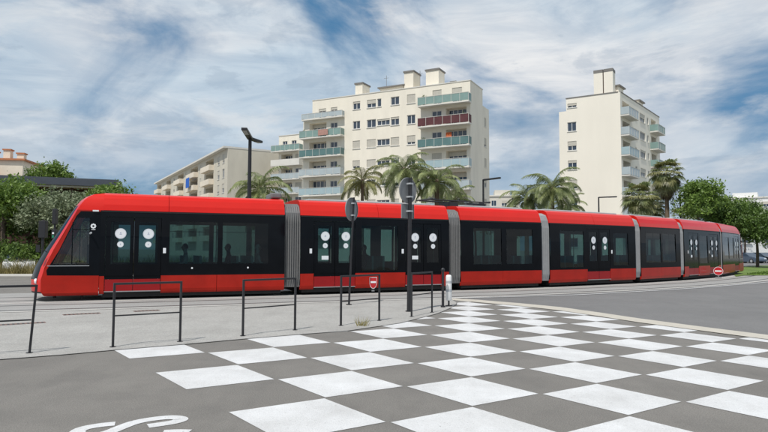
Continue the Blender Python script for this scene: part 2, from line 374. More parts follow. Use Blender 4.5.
def blades(name, n, region, h0, h1, wd, mat, lean=.35, kind='stuff'):
    (ax, ay), (bx, by), (cx_, cy_), (dx, dy) = region
    s, t = rng.random(n), rng.random(n)
    X = (ax * (1 - s) + bx * s) * (1 - t) + (dx * (1 - s) + cx_ * s) * t; Y = (ay * (1 - s) + by * s) * (1 - t) + (dy * (1 - s) + cy_ * s) * t
    hh = h0 + (h1 - h0) * rng.random(n) * (.6 + .4 * np.sin(X * 1.7 + 2 * np.sin(Y)) ** 2); an = rng.random(n) * 6.28; le = rng.normal(0, lean, (n, 2)) * hh[:, None]
    V = np.zeros((n, 3, 3)); V[:, 0] = np.c_[X - np.cos(an) * wd, Y - np.sin(an) * wd, np.full(n, .02)]; V[:, 1] = np.c_[X + np.cos(an) * wd, Y + np.sin(an) * wd, np.full(n, .02)]
    V[:, 2] = np.c_[X + le[:, 0], Y + le[:, 1], hh]
    me = bpy.data.meshes.new(name); me.from_pydata(V.reshape(-1, 3).tolist(), [], np.arange(3 * n).reshape(-1, 3).tolist()); me.materials.append(mat)
    o = link(name, me); tag(o, kind=kind); return o
tag(blades('dry_grass', 9000, ((-34, 35.6), (-13, 36.6), (-13, 39.5), (-34, 38)), .35, 1.25, .025, m_dry), 'tall dry straw coloured grass growing behind the kerb', 'grass')
tag(blades('green_undergrowth', 3500, ((-36, 39), (-12, 40), (-12, 44), (-36, 44)), .4, 1.5, .04, m_grass), 'green weeds growing behind the dry grass', 'grass')
tag(blades('lawn_grass', 9000, (gnd(746, 275), gnd(788, 275), (70, 80), (60, 80)), .05, .22, .04, m_grass), 'short green grass on the lawn beside the tram', 'grass')

# ---------------------------------------------------------------- tram
tram = empty('tram', (TP[3][0], TP[3][1], 0)); tag(tram, 'long red and black seven section tram with grey bellows on the curved track', 'tram')
TINV = Vector((-TP[3][0], -TP[3][1], 0))
PROF = [(.30, 0), (.78, 0), (2.0, 0), (2.81, .03), (3.0, .075), (3.2, .16), (3.31, .24), (3.37, .36)]
def yo(z):
    for (z0, a), (z1, b) in zip(PROF[:-1], PROF[1:]):
        if z <= z1: return a + (b - a) * max(0, (z - z0)) / (z1 - z0)
    return .36
def holes_panel(mb, x0, x1, z0, z1, holes, P, m=0, depth=.04, mr=None):
    """flat wall with rectangular openings; P(x, d, z) -> point, d = depth inwards"""
    xs = sorted({x0, x1, *[max(x0, min(x1, h[k])) for h in holes for k in (0, 1)]}); zs = sorted({z0, z1, *[max(z0, min(z1, h[k])) for h in holes for k in (2, 3)]})
    for a, b in zip(xs[:-1], xs[1:]):
        run = None
        for c, d in list(zip(zs[:-1], zs[1:])) + [(None, None)]:
            ins = c is None or any(h[0] - 1e-6 < (a + b) / 2 < h[1] + 1e-6 and h[2] - 1e-6 < (c + d) / 2 < h[3] + 1e-6 for h in holes)
            if ins:
                if run: mb.poly([P(a, 0, run[0]), P(b, 0, run[0]), P(b, 0, run[1]), P(a, 0, run[1])], m); run = None
            else: run = (run[0], d) if run else (c, d)
    for h in holes:
        D = h[4] if len(h) > 4 else depth
        q = [(h[0], h[2]), (h[1], h[2]), (h[1], h[3]), (h[0], h[3])]
        for k in range(4):
            (a, b), (c, d) = q[k], q[(k + 1) % 4]; mb.poly([P(a, 0, b), P(c, 0, d), P(c, D, d), P(a, D, b)], m if mr is None else mr)
WZ = (1.13, 2.5)
# openings per section: windows (s0,s1,z0,z1) and door pairs (s0,s1)
SPEC = [dict(w=[(3.82, 5.33, *WZ), (5.49, 7.03, *WZ)], d=[(1.93, 3.57)], cab=1),
        dict(w=[(2.33, 3.82, .84, 2.5)], d=[(.50, 2.08), (4.13, 5.70)]),
        dict(w=[(.62, 2.05, 1.04, 2.5), (2.30, 3.72, 1.04, 2.5)], d=[]),
        dict(w=[(.66, 2.26, .86, 2.48), (4.40, 5.55, .92, 2.44)], d=[(2.5, 4.16)]),
        dict(w=[(.50, 2.05, 1.02, 2.5), (2.22, 3.70, 1.02, 2.5)], d=[]),
        dict(w=[(2.40, 3.75, .9, 2.5)], d=[(.65, 2.22), (4.05, 5.62)]),
        dict(w=[(.57, 2.10, *WZ), (2.27, 3.78, *WZ)], d=[(4.03, 5.67)], cab=-1)]
NOSE = [(.26, .24), (.31, .21), (.67, .20), (1.03, .29), (1.57, .51), (2.02, .74), (2.48, .96), (2.81, 1.12), (2.95, 1.19), (3.12, 1.30), (3.24, 1.42), (3.32, 1.57), (3.37, 1.85)]
def s0(z):
    for (z0, a), (z1, b) in zip(NOSE[:-1], NOSE[1:]):
        if z <= z1: return a + (b - a) * max(0, z - z0) / (z1 - z0)
    return 1.85
seat_mb = MB(); seat_mb.box(0, .42, 0, .44, .38, .46).box(.36, .44, 0, .44, .46, 1.02).box(.16, .26, .16, .28, 0, .38, 1)
seat_me = seat_mb.mesh('seat', [m_seat, m_under])
whl = MB(); whl.tube([(0, .06, 0), (0, .18, 0)], .3, 20); whl_me = whl.mesh('wheel', [m_under])
stick_me = {}
def sticker(parent, X, z, r, yy=-.012):
    k = round(r, 3)
    if k not in stick_me:
        mb = MB(); ax = ((1, 0, 0), (0, 0, 1)); mb.disc((0, 0, 0), r, ax, 28); mb.disc((0, -.001, 0), r * .93, ax, 28, 1, r * .905)
        for a, b, c, d in ((-.06, .06, .02, .24), (-.2, .2, -.16, -.10)): mb.poly([(a * r, -.002, c * r), (b * r, -.002, c * r), (b * r, -.002, d * r), (a * r, -.002, d * r)], 1)
        stick_me[k] = mb.mesh('sticker', [m_stick, m_blue])
    return link('sticker', stick_me[k], parent, (X, yy, z))
for k, sp in enumerate(SPEC):
    Ln = TL[k]; cab = sp.get('cab', 0); h = TH[k]
    X = (lambda x: x) if cab >= 0 else (lambda x: Ln - x)      # sections at the far end are mirrored
    fm = (lambda x, y, z: (Ln - x, y, z)) if cab < 0 else None
    xa, xb = (0, Ln)
    if cab == 1: xa = 1.78
    if cab == -1: xb = Ln - 1.78
    mb = MB()
    holes = [tuple(q) for q in sp['w']] + [(a, b, .30, 2.62) for a, b in sp['d']]
    for side in (0, 1):
        P = (lambda x, d, z: (x, yo(z) + d, z)) if side == 0 else (lambda x, d, z: (x, TW - yo(z) - d, z))
        holes_panel(mb, xa, xb, .76, 2.0, [(q[0], q[1], max(q[2], .76), min(q[3], 2.0)) for q in holes if q[2] < 2], P)
        holes_panel(mb, xa, xb, 2.0, 2.83, [(q[0], q[1], 2.0, q[3]) for q in holes], P)
    mb.box(xa, xb, .08, TW - .08, .30, .36, 1); mb.box(xa, xb, .15, TW - .15, 2.72, 2.78, 2)
    for xe in ([0.0] if cab != 1 else []) + ([Ln] if cab != -1 else []):
        for (a, b, c, d) in ((.0, .55, .36, 2.8), (TW - .55, TW, .36, 2.8), (.0, TW, 2.25, 2.8)): mb.poly([(xe, a + .01, c), (xe, b - .01, c), (xe, b - .01, d), (xe, a + .01, d)])
    if cab: xw = X(1.9); mb.poly([(xw, .06, .36), (xw, TW - .06, .36), (xw, TW - .06, 2.75), (xw, .06, 2.75)], 2)
    sec = mb.build('car_section', [m_black, m_floor, m_inter], tram, (TP[k][0] + TINV.x, TP[k][1] + TINV.y, 0), h)
    MB().box(xa + .1, xb - .1, .13, TW - .13, .09, .30).build('underframe', m_under, sec)  # dropped low and widened to block light beneath the skirt
    # roof cover
    cuts = [xa if cab != 1 else 1.85] + ([3.78] if cab == 1 else [Ln - 3.78] if cab == -1 else [Ln / 2] if Ln > 5 else []) + [xb if cab != -1 else Ln - 1.85]
    for a, b in zip(cuts[:-1], cuts[1:]):
        prof = [(yo(z), z) for z in (2.815, 2.9, 3.0, 3.1, 3.2, 3.27, 3.31, 3.345, 3.37)]
        prof = [(.10, 2.80)] + prof + [(.6, 3.40), (1.325, 3.42)]
        full = prof + [(TW - y, z) for y, z in prof[:-1][::-1]]
        a2, b2 = a + .006, b - .006; nf = len(full)
        mb = MB(); mb.grid([[(a2, y, z) for y, z in full], [(b2, y, z) for y, z in full]], 0, lambda r, c: 1 if 9 < c < nf - 11 else 0)
        for xe in (a2, b2): mb.poly([(xe, y, z) for y, z in full])
        mb.build('roof_cover', [m_red, m_roofgrey], sec)
    if k: MB().box(cuts[0] + .5, cuts[-1] - .4, .75, TW - .75, 3.40, 3.475).build('roof_unit', m_roofgrey, sec, bevel=.03)
    MB().box(xa + .02, xb - .02, .022, .05, 2.765, 2.80).build('gutter_trim', m_blackmat, sec)
    # skirt panels, split at the doors and seams
    xs = sorted({xa, xb, *[v for d in sp['d'] for v in d]} | ({5.32} if cab == 1 else {Ln - 5.32} if cab == -1 else {Ln / 2} if not sp['d'] else set()))
    for a, b in zip(xs[:-1], xs[1:]):
        if any(abs(a - d[0]) < 1e-6 for d in sp['d']): continue
        for side in (0, 1):
            f = (lambda y: y) if side == 0 else (lambda y: TW - y)
            mb = MB(); mb.grid([[(x, f(y), z) for y, z in ((.10, .20), (.05, .205), (.015, .26), (0, .34), (0, .76), (.012, .772), (.06, .772))] for x in (a + .006, b - .006)])
            for x in (a + .006, b - .006): mb.poly([(x, f(y), z) for y, z in ((.10, .20), (.05, .205), (.015, .26), (0, .34), (0, .76), (.012, .772), (.06, .772))])
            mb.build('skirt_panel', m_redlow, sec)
    # windows
    for (a, b, c, d) in sp['w']:
        for side in (0, 1):
            f = (lambda y: y) if side == 0 else (lambda y: TW - y)
            MB().poly([(a, f(yo(c) + .015), c), (b, f(yo(c) + .015), c), (b, f(yo(d) + .02), d), (a, f(yo(d) + .02), d)]).build('window', m_tglass, sec)
        mid = (a + b) / 2
        if k in (0, 4, 6): MB().box(a + .01, b - .01, .035, .05, d - .33, d - .315).box(mid - .008, mid + .008, .035, .05, d - .31, d).build('window_bar', m_black, sec)
    # doors: two leaves each side
    for (a, b) in sp['d']:
        m2 = (a + b) / 2
        for side in (0, 1):
            for (c, d) in ((a + .012, m2 - .008), (m2 + .008, b - .012)):
                f = (lambda dd, z: yo(z) + dd + .012) if side == 0 else (lambda dd, z: TW - yo(z) - dd - .012)
                mb = MB(); P = lambda x, dd, z: (x, f(dd, z), z)
                ga, gb = c + .14, d - .10
                holes_panel(mb, c, d, .66, 2.0, [(ga, gb, 1.13, 2.0)], P, 0); holes_panel(mb, c, d, 2.0, 2.61, [(ga, gb, 2.0, 2.46)], P, 0)
                mb.poly([P(c, 0, .28), P(d, 0, .28), P(d, 0, .655), P(c, 0, .655)], 1)
                mb.poly([P(ga, .01, 1.13), P(gb, .01, 1.13), P(gb, .01, 2.46), P(ga, .01, 2.46)], 2)
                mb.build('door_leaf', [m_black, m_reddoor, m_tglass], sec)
                if side == 0:
                    sx = (ga + gb) / 2; sticker(sec, sx, 2.09, .165, yo(2.09) - .004); sticker(sec, sx, 1.75, .095, yo(1.75) - .004)
                    if k in (1, 5) and c < m2 - .5: MB().poly([(sx - .13, .003, 1.25), (sx + .13, .003, 1.25), (sx + .13, .003, 1.39), (sx - .13, .003, 1.39)]).build('notice_label', m_stick, sec)
        MB().box(a, b, -.02, .10, .262, .29).build('door_sill', m_steel, sec)
        lx = b + .10 if k != 1 and k != 5 else a - .12
        MB().box(lx - .045, lx + .045, -.014, -.002, 1.47, 1.64).build('door_button_panel', m_stick, sec, bevel=.006)
    # small round lamps on the band
    for x in ((4.53, 6.34) if cab == 1 else ()):
        MB().disc((x, -.003, .99), .03, ((1, 0, 0), (0, 0, 1)), 12).build('marker_lamp', m_stick, sec)
    # seats behind the windows
    for (a, b, c, d) in sp['w']:
        for q, (sx, rz) in enumerate(((a + .12, 0), (b - .12, math.pi))):
            for y in (.18, .66, 1.62, 2.08):
                link('seat', seat_me, sec, (sx if rz == 0 else sx, y if rz == 0 else y + .44, .36), rz)
    pl = MB()
    for x in [v + .15 for d in sp['d'] for v in d] + [w_[0] - .1 for w_ in sp['w']]:
        pl = MB().tube([(x, .9, .36), (x, .9, 2.72)], .018, 6); pl.build('grab_pole', m_pole, sec)
    if k in (0, 2, 4, 6):
        cxw = {0: 5.2, 6: Ln - 5.2}.get(k, Ln / 2)
        for dx in (-.8, .8):
            for sd in (0, 1): link('wheel', whl_me, sec, (cxw + dx, .45 if sd == 0 else TW - .69, .315))
    # nose
    if cab:
        zs = sorted({z for z, _ in NOSE} | {.45, .78, .9, 1.3, 1.8, 2.25, 2.65}); ny = 17
        def front(z, t):
            y0 = yo(z); y = y0 + (TW - 2 * y0) * t; u = abs(2 * t - 1); bul = .40 if z < 1.2 else .40 - .24 * (z - 1.2) / 2.2
            return (s0(z) - bul * (1 - u ** 2.6), y, z)
        rows = [[front(z, j / (ny - 1)) for j in range(ny)] for z in zs]
        mfun = lambda r, c: 1 if (.66 < (zs[r] + zs[r + 1]) / 2 < 2.96 and 0 < c < ny - 2) else (2 if (zs[r] + zs[r + 1]) / 2 < .32 else 0)
        mb = MB(fm); mb.grid(rows, 0, mfun); mb.build('nose_front', [m_red, m_wscreen, m_under], sec, smooth=True)
        mb = MB(fm)   # roof of the nose, behind the front edge
        zt = [2.81, 2.95, 3.12, 3.24, 3.32, 3.37]
        for f in (lambda y: y, lambda y: TW - y):
            mb.grid([[(s0(z), f(yo(z)), z), (1.86, f(yo(z)), z)] for z in zt])
        mb.poly([(1.85, .36, 3.37), (1.85, TW - .36, 3.37), (1.85, TW - .6, 3.40), (1.85, 1.325, 3.42), (1.85, .6, 3.40)])
        mb.build('nose_roof', m_red, sec, smooth=True)
        # cab side: red surround, black ring, glass
        O = [(s0(.80), .80), (s0(.94), .94), (s0(1.55), 1.55), (s0(2.6), 2.6), (s0(2.81), 2.81), (1.78, 2.81), (1.78, .78)]
        B_ = [(.36, .80), (.34, .95), (.66, 1.55), (1.10, 2.62), (1.22, 2.77), (1.78, 2.77), (1.78, .78)]
        G_ = [(.50, 1.14), (.515, 1.18), (.70, 1.60), (1.07, 2.48), (1.12, 2.56), (1.47, 2.56), (1.49, 1.13)]
        for f in (lambda y: y, lambda y: TW - y):
            mb = MB(fm); S = lambda q, e=0: [(x, f(yo(z) + e), z) for x, z in q]
            mb.grid([S(O), S(B_)]); lo = [(s0(z), z) for z in (.26, .31, .67, .80)]
            mb.grid([[(x, f(0), z) for x, z in lo], [(1.775, f(0), z) for x, z in lo]])
            mb.grid([[(x, f(y), z) for x, z, y in ((.30, .17, .10), (.27, .2, .04), (.24, .26, 0))], [(1.775, f(y), z) for z, y in ((.17, .10), (.2, .04), (.26, 0))]])
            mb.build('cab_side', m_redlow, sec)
            mb = MB(fm); mb.grid([S(B_, -.002), S(G_, -.002)], closed=True); mb.build('cab_band', m_black, sec)
            mb = MB(fm); mb.poly(S(G_, .01)); mb.build('cab_window', m_cabglass, sec)
            mb = MB(fm); x = 1.02; mb.box(1.0, 1.035, min(f(.0), f(.03)), max(f(.0), f(.03)), 1.14, 2.42); mb.box(1.03, 1.47, min(f(.0), f(.03)), max(f(.0), f(.03)), 2.18, 2.205); mb.build('cab_window_bar', m_black, sec)
            mb = MB(fm); mb.box(.36, 1.50, min(f(-.006), f(.004)), max(f(-.006), f(.004)), 1.075, 1.095); mb.build('cab_sill', m_bandgrey, sec)
        mb = MB(fm); mb.box(.15, 1.85, .10, TW - .10, .30, .36); mb.box(.35, .95, .2, TW - .2, .36, 1.12); mb.build('driver_console', m_inter, sec)
        mb = MB(fm); mb.box(1.35, 1.45, 1.0, 1.6, .9, 1.75); mb.box(1.0, 1.45, 1.0, 1.6, .82, .92); mb.build('driver_seat', m_under, sec, bevel=.03)
        mb = MB(fm); mb.box(1.55, 1.72, -.012, .0, 2.765, 2.81); mb.build('route_label', m_stick, sec)
        mb = MB(fm); mb.tube([(1.50, -.02, 2.08), (1.53, -.09, 2.10), (1.53, -.16, 2.10)], .03, 8); mb.build('side_camera', m_bandgrey, sec)
        mb = MB(fm)
        for j in range(8):
            a = j * math.pi / 4; mb.disc((1.58 + .055 * math.cos(a), -.006 - j * .0002, 2.31 + .055 * math.sin(a)), .027, ((1, 0, 0), (0, 0, 1)), 8)
        mb.poly([(1.53, -.006, 2.19), (1.64, -.006, 2.19), (1.64, -.006, 2.21), (1.53, -.006, 2.21)]); mb.build('emblem', m_stick, sec)
        for yy in (.25, TW - .25):
            t_ = yy / TW; px_ = front(.62, t_); mb = MB(fm); mb.tube([(px_[0] - .03, yy, .62), (px_[0] + .03, yy, .62)], [.07, .09], 12); mb.build('headlight', m_stick, sec)
        mb = MB(fm); mb.tube([(.55, .3, .10), (.55, .3, .24)], .05, 8); mb.build('sensor_bracket', m_under, sec)
        mb = MB(fm); mb.tube([(1.3, .3, .06), (1.3, .3, .24)], .035, 8); mb.build('sensor_bracket', m_under, sec)
        for yy in (.10,):
            mb = MB(fm); mb.tube([(.35, -.01, 1.5), (.2, -.05, 1.6), (.12, -.06, 1.62)], .014, 6); mb.box(.06, .16, -.11, -.03, 1.5, 1.72); mb.build('wing_mirror', m_dark, sec)
# bellows
for k in range(6):
    def face(kk, xx): 
        h = TH[kk]; return lambda y: (TP[kk][0] + TINV.x + math.cos(h) * xx - math.sin(h) * y, TP[kk][1] + TINV.y + math.sin(h) * xx + math.cos(h) * y)
    A, B = face(k, TL[k]), face(k + 1, 0)
    sect = [(.10, .30), (.05, .6), (.05, 2.6), (.10, 2.9), (.22, 3.14), (.45, 3.24), (TW / 2, 3.27)]; sect = sect + [(TW - y, z) for y, z in sect[:-1][::-1]]
    nr = 15; rows = []
    for j in range(nr):
        t = j / (nr - 1); e = .055 if j % 2 else 0
        if k >= 2: e *= .45
        r = []
        for y, z in sect:
            yy = min(max(y, .05 + e), TW - .05 - e); zz = z - (e if z > 2.95 else 0); a = A(yy); b = B(yy)
            r.append((a[0] * (1 - t) + b[0] * t, a[1] * (1 - t) + b[1] * t, zz))
        rows.append(r)
    MB().grid(rows).build('bellows', m_bellow if k < 2 else m_bellow2, tram)
# pantograph folded on the third section, roof boxes at the joints
sec3 = [c for c in tram.children if c.name.startswith('car_section')][2]
mb = MB(); 
for y in (.95, 1.7): mb.tube([(-.9, y, 3.66), (2.2, y, 3.64)], .03, 6)
for x in (-.9, -.75, .6, 2.2): mb.tube([(x, .7 if x < 0 else .95, 3.68), (x, 1.95 if x < 0 else 1.7, 3.68)], .03, 6)
mb.tube([(.2, 1.325, 3.45), (2.1, 1.325, 3.62)], .04, 6); mb.box(.1, .5, .9, 1.75, 3.42, 3.60); mb.box(1.6, 2.0, 1.0, 1.65, 3.42, 3.58)
mb.build('pantograph', m_dark, sec3)
sec1 = [c for c in tram.children if c.name.startswith('car_section')][0]
MB().box(7.2, 7.58, .5, 1.5, 3.42, 3.62).build('roof_box', m_bellow, sec1, bevel=.05)

# ---------------------------------------------------------------- street furniture
def barrier(p, q, label, lean=(0, 0), H=1.03, rail=True):
    a, b = Vector(p), Vector(q); Ln = (b - a).length; rz = math.atan2(b.y - a.y, b.x - a.x)
    t = empty('barrier', (a.x, a.y, 0), rz); tag(t, label, 'barrier', 'black metal barriers along the pavement edge')
    lx, ly = lean
    for x in (0, Ln):
        MB(lambda X, Y, Z: (X + lx * Z, Y + ly * Z, Z)).box(x - .018, x + .018, -.018, .018, 0, H - .018).build('post', m_dark, t, bevel=.004)
        MB().tube([(x, 0, .006), (x, 0, .016)], .05, 12).build('base_plate', m_dark, t)
    f = lambda X, Y, Z: (X + lx * Z, Y + ly * Z, Z)
    MB(f).box(-.018, Ln + .018, -.019, .019, H - .018, H + .018).build('top_rail', m_dark, t, bevel=.005)
    if rail: MB(f).box(.021, Ln - .021, -.008, .008, .50, .522).build('lower_rail', m_dark, t)
    return t
barrier((-6.42, 8.72), (-5.42, 9.29), 'black barrier leaning beside the pair of drain grates, away from the crossing', (.06, 0))
barrier((-4.41, 9.88), (-3.52, 10.48), 'black barrier beside the corner square of the crossing')
barrier((-2.60, 11.19), (-1.76, 12.02), 'black barrier between the crossing corner and the barrier with a red plate')
bD = barrier((-.90, 12.75), (-.10, 13.66), 'black barrier carrying a small red plate, a weed at its foot', H=1.04)
barrier((.67, 14.50), (1.24, 15.50), 'black barrier beside the tall sign post with a round and a square plate', H=1.04)
# small red plate hung from the barrier rail
sx, sy = -.235, 13.48; rz = math.atan2(.91, .8)
pl = empty('no_entry_plate', (sx, sy - .03, .74), rz * .3); tag(pl, 'small red shield plate with white bar hung on a barrier', 'sign')
shield = [(-.085, .255), (.085, .255), (.088, .13), (.065, .045), (.03, .008), (0, 0), (-.03, .008), (-.065, .045), (-.088, .13)]
mb = MB(); mb.grid([[(x, 0, z) for x, z in shield], [(x, .012, z) for x, z in shield]], closed=True); mb.poly([(x, 0, z) for x, z in shield]); mb.poly([(x, .012, z) for x, z in shield]); mb.build('plate', m_signred, pl)
MB().box(-.06, .06, -.004, -.001, .125, .165).build('white_bar', m_stick, pl); MB().grid([[(x, -.002, z) for x, z in shield], [(x * .92, -.002, .13 + (z - .13) * .92) for x, z in shield]], closed=True).build('white_border', m_stick, pl)
MB().box(-.03, .03, 0, .03, -.06, -.03).build('clip', m_grey, pl)

def sign_post(base, lean, H, r, rz, zc, label, plate=None, pr=.034):
    t = empty('sign_post', (base[0], base[1], 0)); tag(t, label, 'sign')
    f = lambda z: (lean[0] * z / H, lean[1] * z / H, z)
    MB().tube([f(0), f(H)], pr, 12).build('pole', m_dark, t, smooth=True)
    MB().tube([(0, 0, .008), (0, 0, .03)], .085, 14).build('base_flange', m_dark, t)
    c = f(zc); d = MB(); n = 36
    prof = [(0, .0), (r * .93, .0), (r * .94, -.018), (r, -.018), (r, .012), (0, .012)]
    d.grid([[(a * math.cos(2 * math.pi * k / n), b, a * math.sin(2 * math.pi * k / n)) for k in range(n)] for a, b in prof[1:-1]], closed=True)
    d.poly([(r * .93 * math.cos(2 * math.pi * k / n), 0, r * .93 * math.sin(2 * math.pi * k / n)) for k in range(n)]); d.poly([(r * math.cos(2 * math.pi * k / n), .012, r * math.sin(2 * math.pi * k / n)) for k in range(n)], 1)
    nx, ny = -math.sin(rz) * (pr + .03), math.cos(rz) * (pr + .03)
    d.build('sign_disc', [m_grey, m_signred], t, (c[0] + nx, c[1] + ny, c[2]), rz)
    for dz in (-r * .5, r * .5):
        c2 = f(zc + dz); MB().box(-.06, .06, -pr - .008, pr + .03, -.02, .02).build('bracket', m_bandgrey, t, c2, rz)
    if plate:
        w_, h_, zp = plate; c = f(zp)
        b = MB().box(-w_ / 2, w_ / 2, 0, .012, -h_ / 2, h_ / 2).box(-w_ / 2, -w_ / 2 + .015, -.018, 0, -h_ / 2, h_ / 2).box(w_ / 2 - .015, w_ / 2, -.018, 0, -h_ / 2, h_ / 2)
        b.build('square_plate', m_grey, t, (c[0] + nx, c[1] + ny, c[2]), rz)
        MB().box(-.06, .06, -pr - .008, pr + .03, -.02, .02).build('bracket', m_bandgrey, t, c, rz)
    return t
sign_post((-1.01, 17.55), (.125, 0), 3.14, .35, R(62), 2.79, 'slim leaning post with a single round sign seen from behind', pr=.03)
sign_post((.65, 15.70), (.04, 0), 3.50, .345, R(48), 3.17, 'tall dark post with a round sign above a square plate, both seen from behind', (.50, .38, 2.62), pr=.05)
t = empty('bollard', (1.66, 16.92, 0)); tag(t, 'slim black bollard with a ball top beside the white marker post', 'bollard')
MB().tube([(0, 0, .01), (0, 0, 1.02)], .036, 12).build('shaft', m_dark, t, smooth=True)
MB().tube([(0, 0, 1.0), (0, 0, 1.02), (0, 0, 1.045), (0, 0, 1.075), (0, 0, 1.10), (0, 0, 1.11)], [.036, .05, .058, .052, .03, .01], 14).build('ball_top', m_dark, t, smooth=True)
MB().tube([(0, 0, .01), (0, 0, .05)], .065, 12).build('base_ring', m_dark, t)
t = empty('marker_post', (1.86, 17.25, 0)); tag(t, 'white plastic marker post with grey bands on a thin stem', 'bollard')
MB().tube([(0, 0, .012), (0, 0, .20)], .025, 10).build('stem', m_dark, t); MB().tube([(0, 0, .01), (0, 0, .03)], .10, 16).build('foot', m_dark, t)
MB().tube([(0, 0, .17), (0, 0, .19), (0, 0, .84), (0, 0, .88), (0, 0, .90)], [.07, .085, .085, .075, .04], 18).build('body', m_white, t, smooth=True)
for z in (.42, .66): MB().tube([(0, 0, z), (0, 0, z + .07)], .0875, 18, cap=False).build('grey_band', m_bandgrey, t, smooth=True)
# no-entry sign low beside the track
c = gnd(718.5, 278.6); t = empty('no_entry_sign', (c[0], c[1], 0), R(-28)); tag(t, 'round red no entry sign with white bar on a low stand beside the tram', 'sign')
MB().box(-.16, .16, -.1, .1, .012, .10).box(-.03, .03, -.0, .04, .10, .5).build('stand', m_grey, t, bevel=.01)
ax = ((1, 0, 0), (0, 0, 1)); mb = MB(); mb.disc((0, -.02, .44), .25, ax, 30); mb.disc((0, -.012, .44), .25, ax, 30, 1); mb.build('disc', [m_signred, m_grey], t)
MB().disc((0, -.022, .44), .25, ax, 30, 0, .23).build('white_rim', m_stick, t); MB().box(-.175, .175, -.026, -.0215, .40, .48).build('white_bar', m_stick, t)
# weed tuft
mb = MB()
for k in range(60):
    a = random.random() * 6.28; r = random.random() * .14; h_ = .05 + random.random() * .16; b = a + random.uniform(-1, 1); x, y = r * math.cos(a), r * math.sin(a)
    mb.poly([(x - .006, y, 0), (x + .006, y, 0), (x + math.cos(b) * h_ * .6, y + math.sin(b) * h_ * .6, h_)])
c = gnd(362, 326); o = mb.build('weed_tuft', m_dry, None, (c[0], c[1], .008)); tag(o, 'small dry weed tuft growing at the foot of a barrier', 'weed')

def lamp(base, H, arms, label, r=.09):
    t = empty('street_lamp', (base[0], base[1], 0)); tag(t, label, 'street lamp', 'dark street lamps behind the tram')
    MB().tube([(0, 0, .03), (0, 0, H * .5), (0, 0, H)], [r * 1.15, r, r * .85], 12).build('pole', m_dark, t, smooth=True)
    MB().tube([(0, 0, -.01), (0, 0, .06)], r * 2, 12).build('base_plate', m_dark, t)
    for dx, dy, w_ in arms:
        Ln = math.hypot(dx, dy); rz = math.atan2(dy, dx)
        MB().box(.02, Ln, -w_ / 2, w_ / 2, H - .10, H + .03).build('arm', m_dark, t, rz=rz, bevel=.02)
        MB().box(Ln * .55, Ln - .08, -w_ / 2 + .04, w_ / 2 - .04, H - .115, H - .102).build('lamp_lens', m_bandgrey, t, rz=rz)
    return t
lamp((-7.4, 32.8), 7.75, [(.3, -2.7, .30), (.35, 1.1, .30)], 'dark street lamp with two flat arms near the sand coloured long block', r=.11)
lamp((8.55, 51.5), 7.7, [(1.15, -1.6, .22)], 'dark street lamp with one arm beside the shaded end wall of the tall apartment block')
lamp((24.4, 68), 7.7, [(1.7, -1.0, .22)], 'dark street lamp with one arm against the plain ivory gable')
lamp((31.2, 63), 7.7, [(-.9, -1.6, .22)], 'dark street lamp beside the fan palms')
def signal(u, y, z1, label, wide, heads):
    p = atd(u, 250, y); t = empty('traffic_signal', (p[0], y, 0)); tag(t, label, 'signal')
    MB().tube([(0, 0, .0), (0, 0, z1)], .06, 10).build('pole', m_dark, t, smooth=True)
    for zz, hh, mt in heads:
        MB().box(-wide / 2, wide / 2, -.14, .14, zz, zz + hh).build('signal_head', m_dark, t, bevel=.02)
        if mt:
            MB().box(-.05, .05, -.155, -.142, zz + .06, zz + .2).build('lens', mt[0], t); MB().box(-.05, .05, -.155, -.142, zz + .26, zz + .36).build('lens', mt[1], t)
signal(42.5, 30, 3.05, 'dark signal box on a post in front of the olive tree, broad head', .34, [(2.15, .85, None)])
signal(54, 33, 3.8, 'dark signal post with green and white lenses close to the tram nose', .20, [(2.95, .85, None), (2.15, .5, (m_green, m_stick))])

# ---------------------------------------------------------------- buildings
win_cache = {}
def window(parent, frame, u, z, wd, ht, style='plain', depth=.12):
    """frame = (ox, oy, ang) facade frame in the building's own axes; depth = how far the window sits inside the wall"""
    ox, oy, an = frame; ca, sa = math.cos(an), math.sin(an)
    loc = (ox + ca * u - sa * depth, oy + sa * u + ca * depth, z); key = (round(wd, 2), round(ht, 2), style)
    if key not in win_cache:
        f = MB(); t = .07
        f.box(0, wd, -.03, .04, 0, t).box(0, wd, -.03, .04, ht - t, ht).box(0, t, -.03, .04, t, ht - t).box(wd - t, wd, -.03, .04, t, ht - t)
        nm = max(1, round(wd / .65))
        for k in range(1, nm): f.box(wd * k / nm - .04, wd * k / nm + .04, -.03, .04, t, ht - t)
        f.box(-.06, wd + .06, -.20, -.03, -.07, -.002)
        pn = MB().poly([(t, .02, t), (wd - t, .02, t), (wd - t, .02, ht - t), (t, .02, ht - t)])
        frac = {'plain': 0, 'half': .5, 'most': .72, 'shut': 1.0, 'low': .25, 'door': 0}[style]; sh = None
        if frac:
            sh = MB(); zb = ht * (1 - frac) + (.02 if frac == 1 else 0); n = max(2, int((ht - zb) / .12))
            for k in range(n):
                a = zb + (ht - zb) * k / n; b = zb + (ht - zb) * (k + 1) / n; sh.box(.02, wd - .02, -.07, -.04, a, b - .012)
            sh = sh.mesh('shutter', [m_shut])
        win_cache[key] = (f.mesh('window', [m_frame]), pn.mesh('pane', [m_pane]), sh)
    a, b, c = win_cache[key]; w_ = link('window', a, parent, loc, an); link('pane', b, w_)
    if c: s = link('shutter', c, w_); s['kind'] = 'stuff'
    return w_
